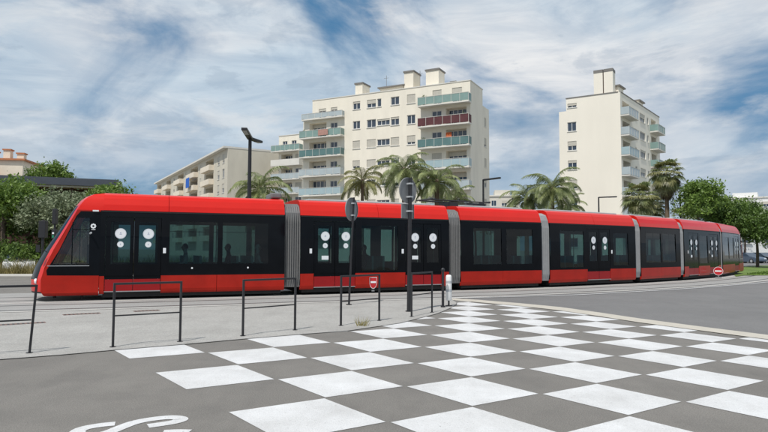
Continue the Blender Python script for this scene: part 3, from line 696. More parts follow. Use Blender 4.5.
def balcony(parent, frame, u0, u1, z, dep, rh, mat, dep_in=0, slabm=None, solid=False, posts=True):
    ox, oy, an = frame
    b = MB().box(u0, u1, -dep, dep_in - .003, z - .18, z).build('balcony', slabm or m_slab, parent, (ox, oy, 0), an)
    r = MB(); y = -dep + .03
    if solid: r.box(u0, u1, -dep - .004, -dep + .1, z + .002, z + rh); r.box(u0, u0 + .1, -dep + .1, -.003, z + .002, z + rh); r.box(u1 - .1, u1, -dep + .1, -.003, z + .002, z + rh)
    else: r.box(u0 + .02, u1 - .02, y, y + .03, z + .06, z + rh); r.box(u0 + .02, u0 + .05, y + .03, -.003, z + .06, z + rh); r.box(u1 - .05, u1 - .02, y + .03, -.003, z + .06, z + rh)
    r.build('railing', mat, b)
    if not solid and posts:
        n = max(2, round((u1 - u0) / 1.2)); k = MB()
        for j in range(n + 1): x = u0 + .03 + (u1 - u0 - .06) * j / n; k.box(x - .02, x + .02, y - .03, y - .003, z, z + rh + .03)
        k.box(u0, u1, y - .035, y + .04, z + rh + .03, z + rh + .07)
        o = k.build('rail_frame', m_slab, b); o['kind'] = 'stuff'
    return b
def fmap(frame):
    ox, oy, an = frame; ca, sa = math.cos(an), math.sin(an)
    return lambda u, d, z: (ox + ca * u - sa * d, oy + sa * u + ca * d, z)
def bld(name, A, B, label):
    an = math.atan2(B[1] - A[1], B[0] - A[0]); t = empty(name, (A[0], A[1], 0), an); tag(t, label, 'building'); return t, math.hypot(B[0] - A[0], B[1] - A[1])

# middle block ------------------------------------------------------------
b, W = bld('apartment_block', (-10.79, 88.94), (11.28, 77.76), 'tall cream apartment block with teal and maroon balcony screens')
F0 = (0, 0, 0); FS = (W, 0, math.pi / 2); Z0 = 21.05; ST = 2.86; ZR = 23.9
SL = [Z0 - ST * k for k in range(8)]          # floor levels from the top storey down
holes = []; wins = []
def wn(u0, u1, z0, z1, st='plain', dd=.12): holes.append((u0, u1, z0, z1, .22)); wins.append((u0, z0, u1 - u0, z1 - z0, st, dd))
sty = {0: 'low', 1: 'plain', 2: 'shut', 3: 'most', 4: 'low', 5: 'shut', 6: 'plain', 7: 'plain'}
for k, z in enumerate(SL[:7]):
    wn(7.0, 8.2, z + .80, z + 1.95, ['low', 'plain', 'shut', 'most', 'plain', 'low', 'plain'][k])
    a = [('half', 'plain', 'plain'), ('plain', 'low', 'low'), ('shut', 'plain', 'shut'), ('shut', 'low', 'plain'), ('plain', 'half', 'plain'), ('low', 'plain', 'shut'), ('plain',) * 3][k]
    wn(9.3, 10.75, z + .80, z + 1.95, a[0])
    if k: wn(10.95, 12.95, z + .95, z + 1.85, a[1])
    else: wn(10.95, 11.6, z + .80, z + 1.95, 'plain')
    wn(13.1, 14.4, z + .80, z + 1.95, a[2])
    wn(15.6, 16.85, z + .75, z + 2.0, ['shut', 'plain', 'most', 'low', 'plain', 'shut', 'plain'][k])
# right stack
for k, z in enumerate(SL[:7]):
    if k == 0:
        wn(19.4, 20.7, z + .15, z + 2.15, 'most'); wn(22.2, 23.6, z + .15, z + 2.15, 'most')
    else:
        wn(19.3, 20.7, z + .05, z + 2.15, ['', 'plain', 'plain', 'most', 'plain', 'half', 'plain'][k]); holes.append((21.3, 24.2, z + .02, z + 2.35, 1.05))
for k, z in enumerate(SL[:7]):
    if k == 0: wn(1.15, 2.4, z + .1, z + 1.5, 'low'); wn(3.25, 4.35, z + .1, z + 1.5, 'low')
    else:
        holes.append((-.5, 2.5, z + .02, z + 2.3, 1.05)); wn(3.2, 4.4, z + .05, z + 2.1, ['', 'plain', 'plain', 'plain', 'plain', 'low', 'plain'][k])
wl_ = MB(); P = fmap(F0)
holes_panel(wl_, 0, W, SL[0] - .2, ZR, [h for h in holes if h[2] > SL[0]], P); holes_panel(wl_, -1.6, W, 0, SL[0] - .2, [h for h in holes if h[2] < SL[0]], P)
PS = fmap(FS); sh = [(5.9, 6.9, z + .75, z + 2.0, .22) for z in SL[1:7]]
holes_panel(wl_, 0, 5.26, 21.72, ZR, [], PS); holes_panel(wl_, 0, 8.23, 0, 21.72, sh, PS)
for h in holes:
    if h[4] > 1: wl_.poly([P(h[0], 1.05, h[2]), P(h[1], 1.05, h[2]), P(h[1], 1.05, h[3]), P(h[0], 1.05, h[3])])
wl_.poly([(-1.6, 0, SL[0] - .2), (0, 0, SL[0] - .2), (0, 8.23, SL[0] - .2), (-1.6, 8.23, SL[0] - .2)]); wl_.poly([(0, 0, SL[0] - .2), (0, 5.26, SL[0] - .2), (0, 5.26, ZR), (0, 0, ZR)])
wl_.poly([(-1.6, 0, 0), (-1.6, 8.23, 0), (-1.6, 8.23, SL[0] - .2), (-1.6, 0, SL[0] - .2)]); wl_.poly([(-1.6, 8.23, 0), (W, 8.23, 0), (W, 8.23, 21.72), (-1.6, 8.23, 21.72)])
wl_.poly([(0, 5.26, 20.8), (W, 5.26, 20.8), (W, 5.26, ZR), (0, 5.26, ZR)]); wl_.poly([(0, 0, ZR - .1), (W, 0, ZR - .1), (W, 5.26, ZR - .1), (0, 5.26, ZR - .1)]); wl_.poly([(-1.6, 5.2, 21.65), (W, 5.2, 21.65), (W, 8.23, 21.65), (-1.6, 8.23, 21.65)])
wl_.build('wall', m_cream, b)
for u, z, wd, ht, st, dd in wins: window(b, F0, u, z, wd, ht, st, dd)
for h in sh: window(b, FS, h[0], h[2], 1.0, 1.25, random.choice(['half', 'shut', 'most']))
for h in holes:
    if h[4] > 1: window(b, F0, h[0] + .1, h[2] + .02, h[1] - h[0] - .35, 2.22, random.choice(['plain', 'plain', 'low']), .98)
for k, z in enumerate(SL[:7]):
    balcony(b, F0, 17.65, W + .15, z, 1.15, 1.05 if k != 1 else 1.1, [m_teal, m_maroon, m_tealdk, m_aqua, m_glassrail, m_aqua, m_teal][k])
    if k: balcony(b, F0, -1.6, 5.6, z, 1.1, 1.0, [0, m_teal, m_tealdk, m_glassrail, m_aqua, m_teal, m_aqua][k])
    else: balcony(b, F0, -1.5, 5.6, z, .7, .75, m_glassrail)
MB().box(-.05, W + .06, -.06, .25, ZR, ZR + .12).box(W - .20, W + .06, .25, 5.3, ZR, ZR + .12).build('parapet_coping', m_slab, b)
for u0, u1, z1, y0, y1 in ((6.8, 8.0, 25.8, 1.0, 3.2), (14.7, 16.1, 26.5, 1.0, 3.4), (18.0, 19.9, 26.3, 1.0, 3.2)):
    c = MB().box(u0, u1, y0, y1, ZR - .08, z1).build('chimney', m_cream, b); MB().box(u0 - .12, u1 + .12, y0 - .12, y1 + .12, z1 + .003, z1 + .22).build('chimney_cap', m_cap, c)
c = MB().box(10.8, 14.5, 1.2, 4.2, ZR - .08, 24.75).build('roof_room', m_cream, b); MB().box(10.5, 14.8, .9, 4.5, 24.753, 24.93).build('roof_slab', m_cap, c)
MB().box(21.5, 22.4, 1, 2, ZR - .08, 24.45).build('vent_stack', m_cap, b)
for u in (11.3, 16.6, 7.9): MB().tube([(u, 2.2, ZR - .1), (u, 2.2, 26.9 if u > 8.5 else 25.2)], .03, 5).tube([(u - .4, 2.2, 26.5 if u > 8.5 else 25.0), (u + .4, 2.2, 26.5 if u > 8.5 else 25.0)], .02, 4).build('antenna', m_cap, b)
pb = P
def hang(name, u, z, wd, ht, mat, label, dep=1.19):
    ca, sa = math.cos(b.rotation_euler.z), math.sin(b.rotation_euler.z); mb = MB(); n = 8
    mb.grid([[(wd * j / n, .03 * math.sin(j * 2.1), zz + (.03 * math.sin(j * 3) if r == 0 else 0)) for j in range(n + 1)] for r, zz in enumerate((0, ht * .5, ht))])
    o = mb.build(name, mat, None, (b.location.x + ca * u + sa * dep, b.location.y + sa * u - ca * dep, z), b.rotation_euler.z)
    md = o.modifiers.new('solid', 'SOLIDIFY'); md.thickness = .02; tag(o, label, 'cloth'); return o
hang('hanging_cloth', 21.5, SL[2] + 1.1, .8, .75, m_orange, 'orange cloth hanging above a dark teal balcony of the tall block', .5)
hang('rug', 1.8, SL[1] + .12, 1.7, .85, pm('rug_pink', (.42, .24, .20), .9, .2, 5), 'pinkish rug hung over a teal balcony screen on the tall block')

def pot_plant(u, z, dep, h_, mat, label, seed):
    ca, sa = math.cos(b.rotation_euler.z), math.sin(b.rotation_euler.z)
    t = empty('potted_plant', (b.location.x + ca * u + sa * dep, b.location.y + sa * u - ca * dep, z), b.rotation_euler.z); tag(t, label, 'plant', 'potted plants on the tall block')
    MB().tube([(0, 0, 0), (0, 0, .35)], [.16, .22], 10).build('pot', m_tile, t); rr = np.random.default_rng(seed); mb = MB()
    for k in range(90):
        c = Vector(rr.normal(0, 1, 3)); c = c.normalized() * rr.random() ** .4; c = Vector((c.x * .42, c.y * .35, .35 + h_ * .5 + c.z * h_ * .5)); d1 = Vector(rr.normal(0, 1, 3)).normalized() * .13; d2 = Vector(rr.normal(0, 1, 3)).normalized() * .06
        mb.poly([c - d1, c + d2, c + d1, c - d2])
    o = mb.build('leaves', mat, t); o['kind'] = 'stuff'
for u, k, h_, lb in ((18.4, 0, 1.3, 'leafy plant above the top teal balcony screen'), (18.3, 1, 1.0, 'small plant at the plain end of the maroon balcony'), (23.9, 1, 1.4, 'tall plant at the loggia end of the maroon balcony'), (18.2, 2, 1.2, 'plant on the dark teal balcony with the orange cloth'), (4.9, 3, 1.1, 'plant on the frosted balcony of the other stack'), (-.9, 1, 1.0, 'plant at the corner of the teal balcony with a rug')):
    pot_plant(u, SL[k], .6, h_, m_ltree2, lb, k * 7 + int(u))

# wing behind on the left ---------------------------------------------------
ed = Vector((11.28 + 10.79, 77.76 - 88.94)).normalized()
b, W = bld('apartment_wing', (-20.3, 114.6), (-20.3 + ed.x * 9, 114.6 + ed.y * 9), 'lower cream apartment wing with white and green balconies beyond the tall block')
SLW = [20.35 - 2.72 * k for k in range(7)]; holes = []; wn_ = []
for k, z in enumerate(SLW):
    if k == 0:
        for u in (.9, 3.0): holes.append((u, u + 1.1, z + .1, z + 2.0, .2)); wn_.append((u, z + .1, 1.1, 1.9, 'plain', .12))
    else:
        holes.append((.6, 3.2, z + .02, z + 2.2, 1.4)); wn_.append((.7, z + .04, 2.4, 2.05, 'plain', 1.3)); holes.append((3.9, 5.3, z + .05, z + 2.1, .2)); wn_.append((3.9, z + .05, 1.4, 2.05, 'half' if k % 2 else 'plain', .12))
mb = MB(); P = fmap(F0); holes_panel(mb, 0, 9, 0, 23.4, holes, P)
for h in holes:
    if h[4] > 1: mb.poly([P(h[0], 1.4, h[2]), P(h[1], 1.4, h[2]), P(h[1], 1.4, h[3]), P(h[0], 1.4, h[3])])
mb.poly([(0, 0, 0), (0, 9, 0), (0, 9, 23.4), (0, 0, 23.4)]); mb.poly([(9, 0, 0), (9, 9, 0), (9, 9, 23.4), (9, 0, 23.4)]); mb.poly([(0, 9, 0), (9, 9, 0), (9, 9, 23.4), (0, 9, 23.4)]); mb.poly([(0, 0, 23.3), (9, 0, 23.3), (9, 9, 23.3), (0, 9, 23.3)])
mb.build('wall', m_cream, b); MB().box(-.08, 9.08, -.08, .2, 23.4, 23.52).build('parapet_coping', m_slab, b)
for u, z, wd, ht, st, dd in wn_: window(b, F0, u, z, wd, ht, st, dd)
for k, z in enumerate(SLW): balcony(b, F0, -1.0, 5.6, z, 1.2, 1.05, [m_teal, m_slab, m_glassrail, m_glassrail, m_teal, m_slab, m_slab][k], solid=(k in (1, 5, 6)))

# block on the right --------------------------------------------------------
b, W = bld('gable_block', (27.93, 91.13), (34.6, 86.94), 'ivory apartment block with a plain gable and a tall double chimney')
mb = MB(); P = fmap(F0); ZR = 24.9; fw = [(.15, 1.5, z, z + 1.42, .2) for z in [19.8 - 2.95 * k for k in range(7)]]; top = [(.2, 1.6, 23.45, 24.1, .2)]
holes_panel(mb, 0, W, 23.0, ZR, top, P); holes_panel(mb, -1.1, W, 0, 23.0, fw, P)
FS = (W, 0, math.atan2(15.22, 12.18) - math.atan2(-4.19, 6.67)); PS = fmap(FS); SLR = [21.5 - 2.95 * k for k in range(7)]; LS = 21.5
sh = []; wn_ = []
for k, z in enumerate(SLR):
    sh.append((.9, 4.4, z + .02, z + 2.3, 1.5)); wn_.append((1.0, z + .04, 3.2, 2.15, 'plain' if k % 2 else 'low', 1.42)); sh.append((16.2, 19.2, z + .02, z + 2.3, 1.5)); wn_.append((16.5, z + .04, 2.2, 2.05, 'plain', 1.42))
    sh.append((7.0, 7.9, z + .9, z + 2.1, .2)); wn_.append((7.0, z + .9, .9, 1.2, 'plain', .12)); sh.append((9.7, 12.7, z + .8, z + 2.15, .2)); wn_.append((9.7, z + .8, 3.0, 1.35, ['half', 'plain', 'low'][k % 3], .12)); sh.append((13.9, 14.7, z + .9, z + 2.1, .2)); wn_.append((13.9, z + .9, .8, 1.2, 'plain', .12))
holes_panel(mb, 0, LS, 0, ZR, sh, PS)
for h in sh:
    if h[4] > 1: mb.poly([PS(h[0], 1.5, h[2]), PS(h[1], 1.5, h[2]), PS(h[1], 1.5, h[3]), PS(h[0], 1.5, h[3])])
bk = [P(-1.1, 0, 0)[:2], P(W, 0, 0)[:2], PS(LS, 0, 0)[:2], PS(LS, 10, 0)[:2]]; mb.poly([(x, y, ZR - .1) for x, y in [P(0, 0, 0)[:2], bk[1], bk[2], bk[3]]]); mb.poly([P(-1.1, 0, 22.95), P(0.05, 0, 22.95), (*bk[3], 22.95), (bk[3][0] - 1.1, bk[3][1], 22.95)])
mb.poly([(*bk[2], 0), (*bk[3], 0), (*bk[3], ZR), (*bk[2], ZR)]); mb.poly([(*bk[3], 0), (-1.1, 0, 0), (-1.1, 0, 23), (*bk[3], 23)]); mb.poly([P(0, 0, 22.9), P(0, 0, ZR), (*bk[3], ZR), (*bk[3], 22.9)])
mb.build('wall', m_cream2, b)
for h in fw: window(b, F0, h[0], h[2], 1.35, 1.42, ['plain', 'half', 'low', 'most', 'plain', 'half', 'plain'][fw.index(h)])
window(b, F0, .2, 23.45, 1.4, .65, 'half')
for u, z, wd, ht, st, dd in wn_: window(b, FS, u, z, wd, ht, st, dd)
for k, z in enumerate(SLR):
    balcony(b, FS, .03, 4.9, z, 1.2, 1.15, m_glassrail if k != 2 else m_aqua); balcony(b, FS, 15.5, 20, z, 1.3, 1.1, m_teal if k < 3 else m_aqua)
MB().box(-.05, W - .3, -.06, .25, ZR, ZR + .14).build('parapet_coping', m_cap, b); MB().box(.3, LS + .05, -.06, .25, ZR, ZR + .14).build('parapet_coping', m_cap, b, (FS[0], FS[1], 0), FS[2])
for u0, u1 in ((4.1, 5.4), (5.55, 6.85)):
    c = MB().box(u0, u1, .3, 2.0, ZR - .08, 28.3).build('chimney', m_cream2, b); MB().box(u0 - .03, u1 + .03, .27, 2.03, 28.303, 28.75).build('chimney_cap', m_cap, c)
MB().box(5.41, 5.54, .6, 1.8, ZR - .08, 28.4).build('flue_pipe', m_brown, b)
c = MB().box(2.2, 4.6, .9, 3.2, ZR - .08, 26.4).build('roof_room', m_cream2, b, (FS[0], FS[1], 0), FS[2]); MB().box(1.9, 4.9, .6, 3.5, 26.403, 26.6).build('roof_slab', m_cap, c)
c = MB().box(12.5, 15.0, .9, 2.6, ZR - .08, 26.2).build('roof_room', m_cream2, b, (FS[0], FS[1], 0), FS[2]); MB().box(12.2, 15.3, .6, 2.9, 26.203, 26.4).build('roof_slab', m_cap, c)

# long block on the left ----------------------------------------------------
b, W = bld('long_block', (-69.03, 181.54), (-30.38, 115.72), 'long sand coloured apartment block with peach balconies and a blank gable')
mb = MB(); P = fmap(F0); ZR = 21.3; holes = []; wn_ = []; bal = []
SLL = [18.3 - 2.95 * k for k in range(6)]
for k, z in enumerate(SLL):
    for (a, c) in ((58.5, 66.8), (44, 53), (29.5, 38), (14, 22), (1, 8)):
        holes.append((a + .8, c - 1.0, z + .02, z + 2.4, 1.6)); wn_.append((a + 1.0, z + .04, (c - a) - 2.3, 2.2, random.choice(['plain', 'low']), 1.5)); bal.append((a, c, z, k))
        if a > 3: holes.append((a - 4.6, a - 3.2, z + .6, z + 2.2, .2)); wn_.append((a - 4.6, z + .6, 1.4, 1.6, random.choice(['plain', 'half', 'most']), .12))
    for u in (69.0, 72.6): holes.append((u, u + 1.5, z + .4, z + 2.2, .2)); wn_.append((u, z + .4, 1.5, 1.8, random.choice(['plain', 'half', 'most']), .12))
holes_panel(mb, 0, W, 0, ZR, holes, P)
for h in holes:
    if h[4] > 1: mb.poly([P(h[0], 1.6, h[2]), P(h[1], 1.6, h[2]), P(h[1], 1.6, h[3]), P(h[0], 1.6, h[3])])
D = 14; mb.poly([(W, 0, 0), (W, D, 0), (W, D, ZR), (W, 0, ZR)]); mb.poly([(0, D, 0), (W, D, 0), (W, D, ZR), (0, D, ZR)]); mb.poly([(0, 0, 0), (0, D, 0), (0, D, ZR), (0, 0, ZR)])
mb.build('wall', m_wall3, b)
MB().box(-.2, W + .05, -.9, D + .3, ZR, ZR + .35).build('roof', m_slab, b)
MB().disc((W + .003, 9, 19.2), .35, ((0, 1, 0), (0, 0, 1)), 16).build('gable_vent', m_cap, b)
for u, z, wd, ht, st, dd in wn_: window(b, F0, u, z, wd, ht, st, dd)
for a, c, z, k in bal: balcony(b, F0, a, c - .8, z, 1.0, .95, m_peach, slabm=m_peach, solid=True)
for a in (50, 34, 18): MB().box(a, a + 2, 3, 5, ZR + .34, ZR + 1.5).build('roof_box', m_wall3, b)
ca, sa = math.cos(b.rotation_euler.z), math.sin(b.rotation_euler.z); u = 47.0
mb = MB(); mb.grid([[(3.4 * j / 10, .06 * math.sin(j * 1.9) - zz * .0, zz) for j in range(11)] for zz in (0, .9, 1.7, 2.3)])
o = mb.build('blue_awning', m_cloth_blue, None, (b.location.x + ca * u + sa * 1.56, b.location.y + sa * u - ca * 1.56, SLL[1] + .5), b.rotation_euler.z); tag(o, 'bright blue cloth hung over a peach balcony of the long block', 'awning'); md = o.modifiers.new('s', 'SOLIDIFY'); md.thickness = .03

# flat roofed pavilion behind the left trees --------------------------------
pA, pB = atd(-30, 174, 42.6), atd(118, 180, 46.4)
b, W = bld('pavilion', (pA[0], 43.0), (pB[0], 46.4), 'low flat roofed brown pavilion with a dark slate roof edge behind the trees'); zr = 6.95
MB().box(.4, W - .3, 1.2, 9, 0, zr - .62).build('wall', m_brown, b); MB().box(0, W, -.2, 10, zr - .55, zr).build('roof_edge', m_fascia, b); MB().box(.2, W - .2, 0, 9.8, zr - .7, zr - .553).build('soffit', m_peach, b)
for k in range(5): MB().box(W * k / 5 + .5, W * k / 5 + .7, .3, .5, 0, zr - .7).build('column', m_brown, b)
# tiled house far left --------------------------------------------------------
b, W = bld('tiled_house', (-83, 95), (-63, 98.5), 'far cream house with orange tiled roof and chimneys above the trees')
MB().box(0, 17.5, 0, 9, 0, 13.6).build('wall', m_wall4, b)
mb = MB(); mb.poly([(-.5, -.6, 13.6), (18, -.6, 13.6), (17.2, 4.5, 15.9), (.3, 4.5, 15.9)]); mb.poly([(18, -.6, 13.6), (18, 9.6, 13.6), (17.2, 4.5, 15.9)]); mb.poly([(18, 9.6, 13.6), (-.5, 9.6, 13.6), (.3, 4.5, 15.9), (17.2, 4.5, 15.9)]); mb.build('roof', m_tile, b)
MB().box(3, 21.4, 5, 13, 0, 16.9).build('upper_wall', m_peach, b); MB().box(2.6, 21.8, 4.6, 13.4, 16.903, 17.2).build('upper_roof', m_tile, b)
for u, h_ in ((11.2, 18.9), (13.0, 19.2), (15.6, 18.4), (17.8, 18.8), (20.0, 18.2)): c = MB().box(u, u + 1.1, 6, 7.2, 17.2, h_).build('chimney', m_peach, b); MB().box(u - .15, u + 1.25, 5.85, 7.35, h_ + .003, h_ + .22).build('chimney_cap', m_tile, c)
for u in (10, 12.5, 15): window(b, F0, u, 11.4, 1.1, 1.5, 'plain', -.05)
# distant blocks --------------------------------------------------------------
def far_block(A, B, H, dep, label, mat, rows, cols, strip=False, setback=0):
    b, W = bld('distant_block', A, B, label)
    MB().box(0, W, 0, dep, 0, H).build('wall', mat, b); MB().box(-.2, W + .2, -.2, dep + .2, H + .003, H + .3).build('roof_edge', m_cap if not strip else m_slab, b)
    if setback: MB().box(W * .2, W * .7, 1, dep - 1, H + .3, H + .3 + setback).build('roof_room', mat, b)
    for r in range(rows):
        for c in range(cols): window(b, F0, W * (c + .25) / cols, H - 2.3 - r * 2.9, W / cols * .5, 1.4, random.choice(['plain', 'half', 'plain']), -.04)
far_block((24.5, 140), (31.5, 139), 14.2, 9, 'small far white block between the tall block and the gable block', m_wall4, 3, 3, True, 1.3)
far_block((86, 152), (95, 146), 14.8, 9, 'far white modern block above the green trees on the lawn side', m_white, 4, 3, True, 1.2)
far_block((97, 138), (106, 134), 11.2, 9, 'far cream low block beyond the parked cars', m_wall4, 3, 3)
far_block((53, 96), (72, 100), 5.2, 8, 'low white building behind the parked cars under the trees', m_white, 1, 5)

# ---------------------------------------------------------------- trees and palms
def crown_mesh(name, rx, ry, rz, n, leaf, mat, lobes=9, seed=1, dens=.55, flat=.0):
    r_ = np.random.default_rng(seed)
    cs = []
    for k in range(lobes):                              # big lobes make the uneven outline
        d = r_.normal(size=3); d /= np.linalg.norm(d); d[2] = abs(d[2]) * 1.0 - .35 * r_.random()
        q = .45 + .4 * r_.random(); cs.append((d * q * np.array([rx, ry, rz]), (.30 + .26 * r_.random())))
    nc = max(40, n // 26); cl = []
    for k in range(nc):                                 # twig clusters spread through the lobes
        c, s = cs[r_.integers(lobes)]; d = r_.normal(size=3); d /= np.linalg.norm(d)
        cl.append(c + d * (s * (dens + (1 - dens) * r_.random() ** .5)) * np.array([rx, ry, rz]) * 1.05)
    cl = np.array(cl); idx = r_.integers(nc, size=n); sp_ = leaf * 2.0
    C = cl[idx] + r_.normal(0, sp_, (n, 3)) * np.array([1, 1, .8])
    A = r_.normal(size=(n, 3)); A /= np.linalg.norm(A, axis=1)[:, None]; Bv = np.cross(A, r_.normal(size=(n, 3))); Bv /= np.linalg.norm(Bv, axis=1)[:, None]
    sz = leaf * (.6 + .8 * r_.random(n))[:, None]
    V = np.stack([C - A * sz, C + Bv * sz * .45, C + A * sz, C - Bv * sz * .45], 1).reshape(-1, 3)
    me = bpy.data.meshes.new(name); me.vertices.add(4 * n); me.vertices.foreach_set('co', V.ravel()); me.loops.add(4 * n); me.loops.foreach_set('vertex_index', np.arange(4 * n))
    me.polygons.add(n); me.polygons.foreach_set('loop_start', np.arange(n) * 4); me.polygons.foreach_set('loop_total', np.full(n, 4)); me.materials.append(mat); me.update(calc_edges=True); me.validate()
    return me, cs
def tree(name, x, y, zc, rx, rz, n, leaf, mat, label, seed, lobes=10, trunk=.16, group=None, cat='tree', lean=0):
    t = empty(name, (x, y, 0)); tag(t, label, cat, group)
    me, cs = crown_mesh('crown', rx, rx * .9, rz, n, leaf, mat, lobes, seed); o = link('crown', me, t, (lean, 0, zc)); o['kind'] = 'stuff'
    mb = MB(); base = zc - rz * .3
    mb.tube([(0, 0, -.05), (lean * .3 + .08, .05, base * .5), (lean * .7, 0, base), (lean, 0, zc)], [trunk * 1.25, trunk, trunk * .8, trunk * .4], 8)
    for c, s in cs[:7]: mb.tube([(lean * .6, 0, base * .9), (lean + c[0] * .45, c[1] * .45, zc + c[2] * .35 - .15), (lean + c[0], c[1], zc + c[2])], [trunk * .5, trunk * .3, trunk * .1], 5)
    mb.build('trunk', m_bark, t, smooth=True); return t
def P3(u, y): return atd(u, 250, y)[0]
# left side
tree('bushy_tree', P3(2, 40), 40, 4.3, 3.0, 2.5, 9000, .13, m_ltree, 'large dark green bushy tree in front of the brown pavilion', 11, 14, .2)
tree('bushy_tree', P3(-22, 44), 44.5 - 3.2, 3.4, 2.6, 2.3, 5000, .13, m_ldark, 'very dark green tree between the bushy tree and the tiled house', 12, 10, .2)
tree('bushy_tree', P3(40, 41.2), 41.2, 3.0, 2.0, 1.9, 5000, .12, m_ldark, 'dark tree between the bushy tree and the silvery olive tree', 13, 10, .15)
tree('olive_tree', P3(58, 39), 39, 3.55, 2.5, 2.0, 10000, .10, m_lolive, 'silvery grey green olive tree beside the tram nose', 14, 14, .17)
tree('tall_tree', P3(47, 58), 58, 8.3, 1.7, 1.5, 3500, .16, m_ltree, 'light green tree top rising behind the pavilion roof', 15, 9, .2)
tree('bushy_tree', P3(104, 42), 42, 4.6, 2.2, 1.6, 5000, .12, m_ltree, 'mid green tree below the end of the pavilion roof edge', 16, 10, .16)
tree('low_shrub', P3(10, 38.6), 39.4, 1.1, 2.4, 1.2, 4500, .10, m_ldark, 'low dark green shrub behind the dry grass', 17, 9, .08, cat='shrub')
tree('low_shrub', P3(38, 38.4), 38.9, .9, 1.5, .9, 2500, .09, m_ltree, 'low bright green shrub under the olive tree', 18, 8, .06, cat='shrub')
# right side
RT = [(699, 60, 6.4, 2.4, 2.4, m_ltree, 'loose topped green tree between the fan palms and the tram tail'), (716, 64, 5.6, 2.6, 2.0, m_ltree, 'round green tree next to the loose topped tree'),
      (735, 62, 4.6, 2.7, 2.3, m_ldark, 'dark green tree above the tail of the tram'), (757, 60, 3.9, 2.7, 2.2, m_ldark, 'broad green tree shading the parked cars'),
      (776, 58, 3.6, 2.6, 2.1, m_ldark, 'dark green tree beyond the parked cars at the lawn edge'), (745, 92, 7.0, 3.4, 2.6, m_ldark, 'far green tree behind the low white building')]
for k, (u, y, zc, rx, rz, mt, lb) in enumerate(RT): tree('leafy_tree', P3(u, y), y, zc, rx, rz, 7500, .14, mt, lb, 30 + k, 13, .13, 'green trees by the car park')
# feather palms
def frond_mesh(L_, elev, droop, nl, ll, mat, seed):
    r_ = random.Random(seed); mb = MB(); pts = []; p = Vector((0, 0, 0)); e = elev; n = 12
    for k in range(n + 1):
        pts.append(p.copy()); p = p + Vector((math.cos(e), 0, math.sin(e))) * (L_ / n); e -= droop / n * (1 + k / n)
    mb.tube(pts, [.035 * (1 - .85 * k / n) for k in range(n + 1)], 4, cap=False)
    for k in range(nl):
        t = .12 + .88 * k / (nl - 1); f = t * n; i = min(int(f), n - 1); q = pts[i].lerp(pts[i + 1], f - i); d = (pts[i + 1] - pts[i]).normalized()
        l = ll * (math.sin(math.pi * min(1, .15 + .85 * t) ** .8) * .75 + .3) * r_.uniform(.85, 1.15)
        for s in (-1, 1):
            o = (d * .55 + Vector((0, s, 0)) * .8 + Vector((0, 0, .12))).normalized(); wv = d * .021
            m1 = q + o * l * .5; tip = q + o * l + Vector((0, 0, -l * r_.uniform(.3, .75)))
            mb.poly([q - wv * .6, q + wv * .6, m1 + wv + Vector((0, 0, -.02)), m1 - wv]); mb.poly([m1 - wv, m1 + wv, tip])
    return mb.mesh('frond', [mat])
fcache = {}
def palm(u, y, zt, L_, label, nf=26, mat=None, seed=1, rt=.17, lo=-.5, name='feather_palm', group='feather palms behind the tram', lean=0):
    mat = mat or m_lpalm; r_ = random.Random(seed); t = empty(name, (P3(u, y), y, 0)); tag(t, label, 'palm tree', group)
    mb = MB(); rows = []; n = 14
    for k in range(n + 1):
        z = zt * k / n; rows.append(((lean * (k / n) ** 2, 0, z - .03), rt * (1.25 - .35 * k / n) * (1.06 if k % 2 else .97)))
    mb.tube([a for a, _ in rows], [b_ for _, b_ in rows], 9); mb.build('trunk', m_palmbark, t, smooth=True)
    nf = int(nf * .8)
    for k in range(nf):
        q = k / (nf - 1); el = 1.35 - (1.35 - lo) * q ** .8; key = (mat.name, round(el * 3) / 3, round(L_, 1))
        if key not in fcache: fcache[key] = frond_mesh(L_, key[1], 1.25 if el > .3 else .9, 52, L_ * .27, mat, len(fcache))
        o = link('frond', fcache[key], t, (lean, 0, zt), k * 2.399 + r_.uniform(-.25, .25)); s = r_.uniform(.85, 1.1); o.scale = (s, s, s); o.rotation_euler[1] = r_.uniform(-.12, .12)
    mb = MB(); mb.tube([(lean, 0, zt - .5), (lean, 0, zt - .15), (lean, 0, zt + .25)], [rt * .9, rt * 1.5, rt * .6], 9); mb.build('crown_shaft', m_palmbark, t, smooth=True)
    return t
palm(259, 40, 5.6, 2.5, 'feather palm with long fronds in front of the blank gable', 26, seed=2)
palm(249, 43, 4.6, 1.9, 'small feather palm beside the two armed street lamp', 16, seed=21)
palm(362, 44, 6.6, 2.2, 'yellowish feather palm with few fronds in front of the tall block windows', 17, m_lpalm2, 3, .12, -.2)
palm(404, 46, 7.7, 2.9, 'tall dense feather palm behind the square sign plate', 34, seed=4, lo=-.6)
palm(437, 45, 6.7, 2.6, 'broad feather palm under the pale blue balconies', 28, seed=5)
palm(455, 50, 5.8, 2.2, 'low feather palm between the broad palm and the shaded end wall', 22, seed=6)
palm(527, 52, 6.1, 2.6, 'feather palm with arching fronds next to the small far white block', 26, seed=7)
palm(553, 50, 6.7, 2.9, 'large feather palm with drooping fronds against the plain gable', 40, seed=8, lo=-.5)
palm(569, 54, 5.6, 2.2, 'small feather palm at the foot of the plain gable', 20, seed=9)
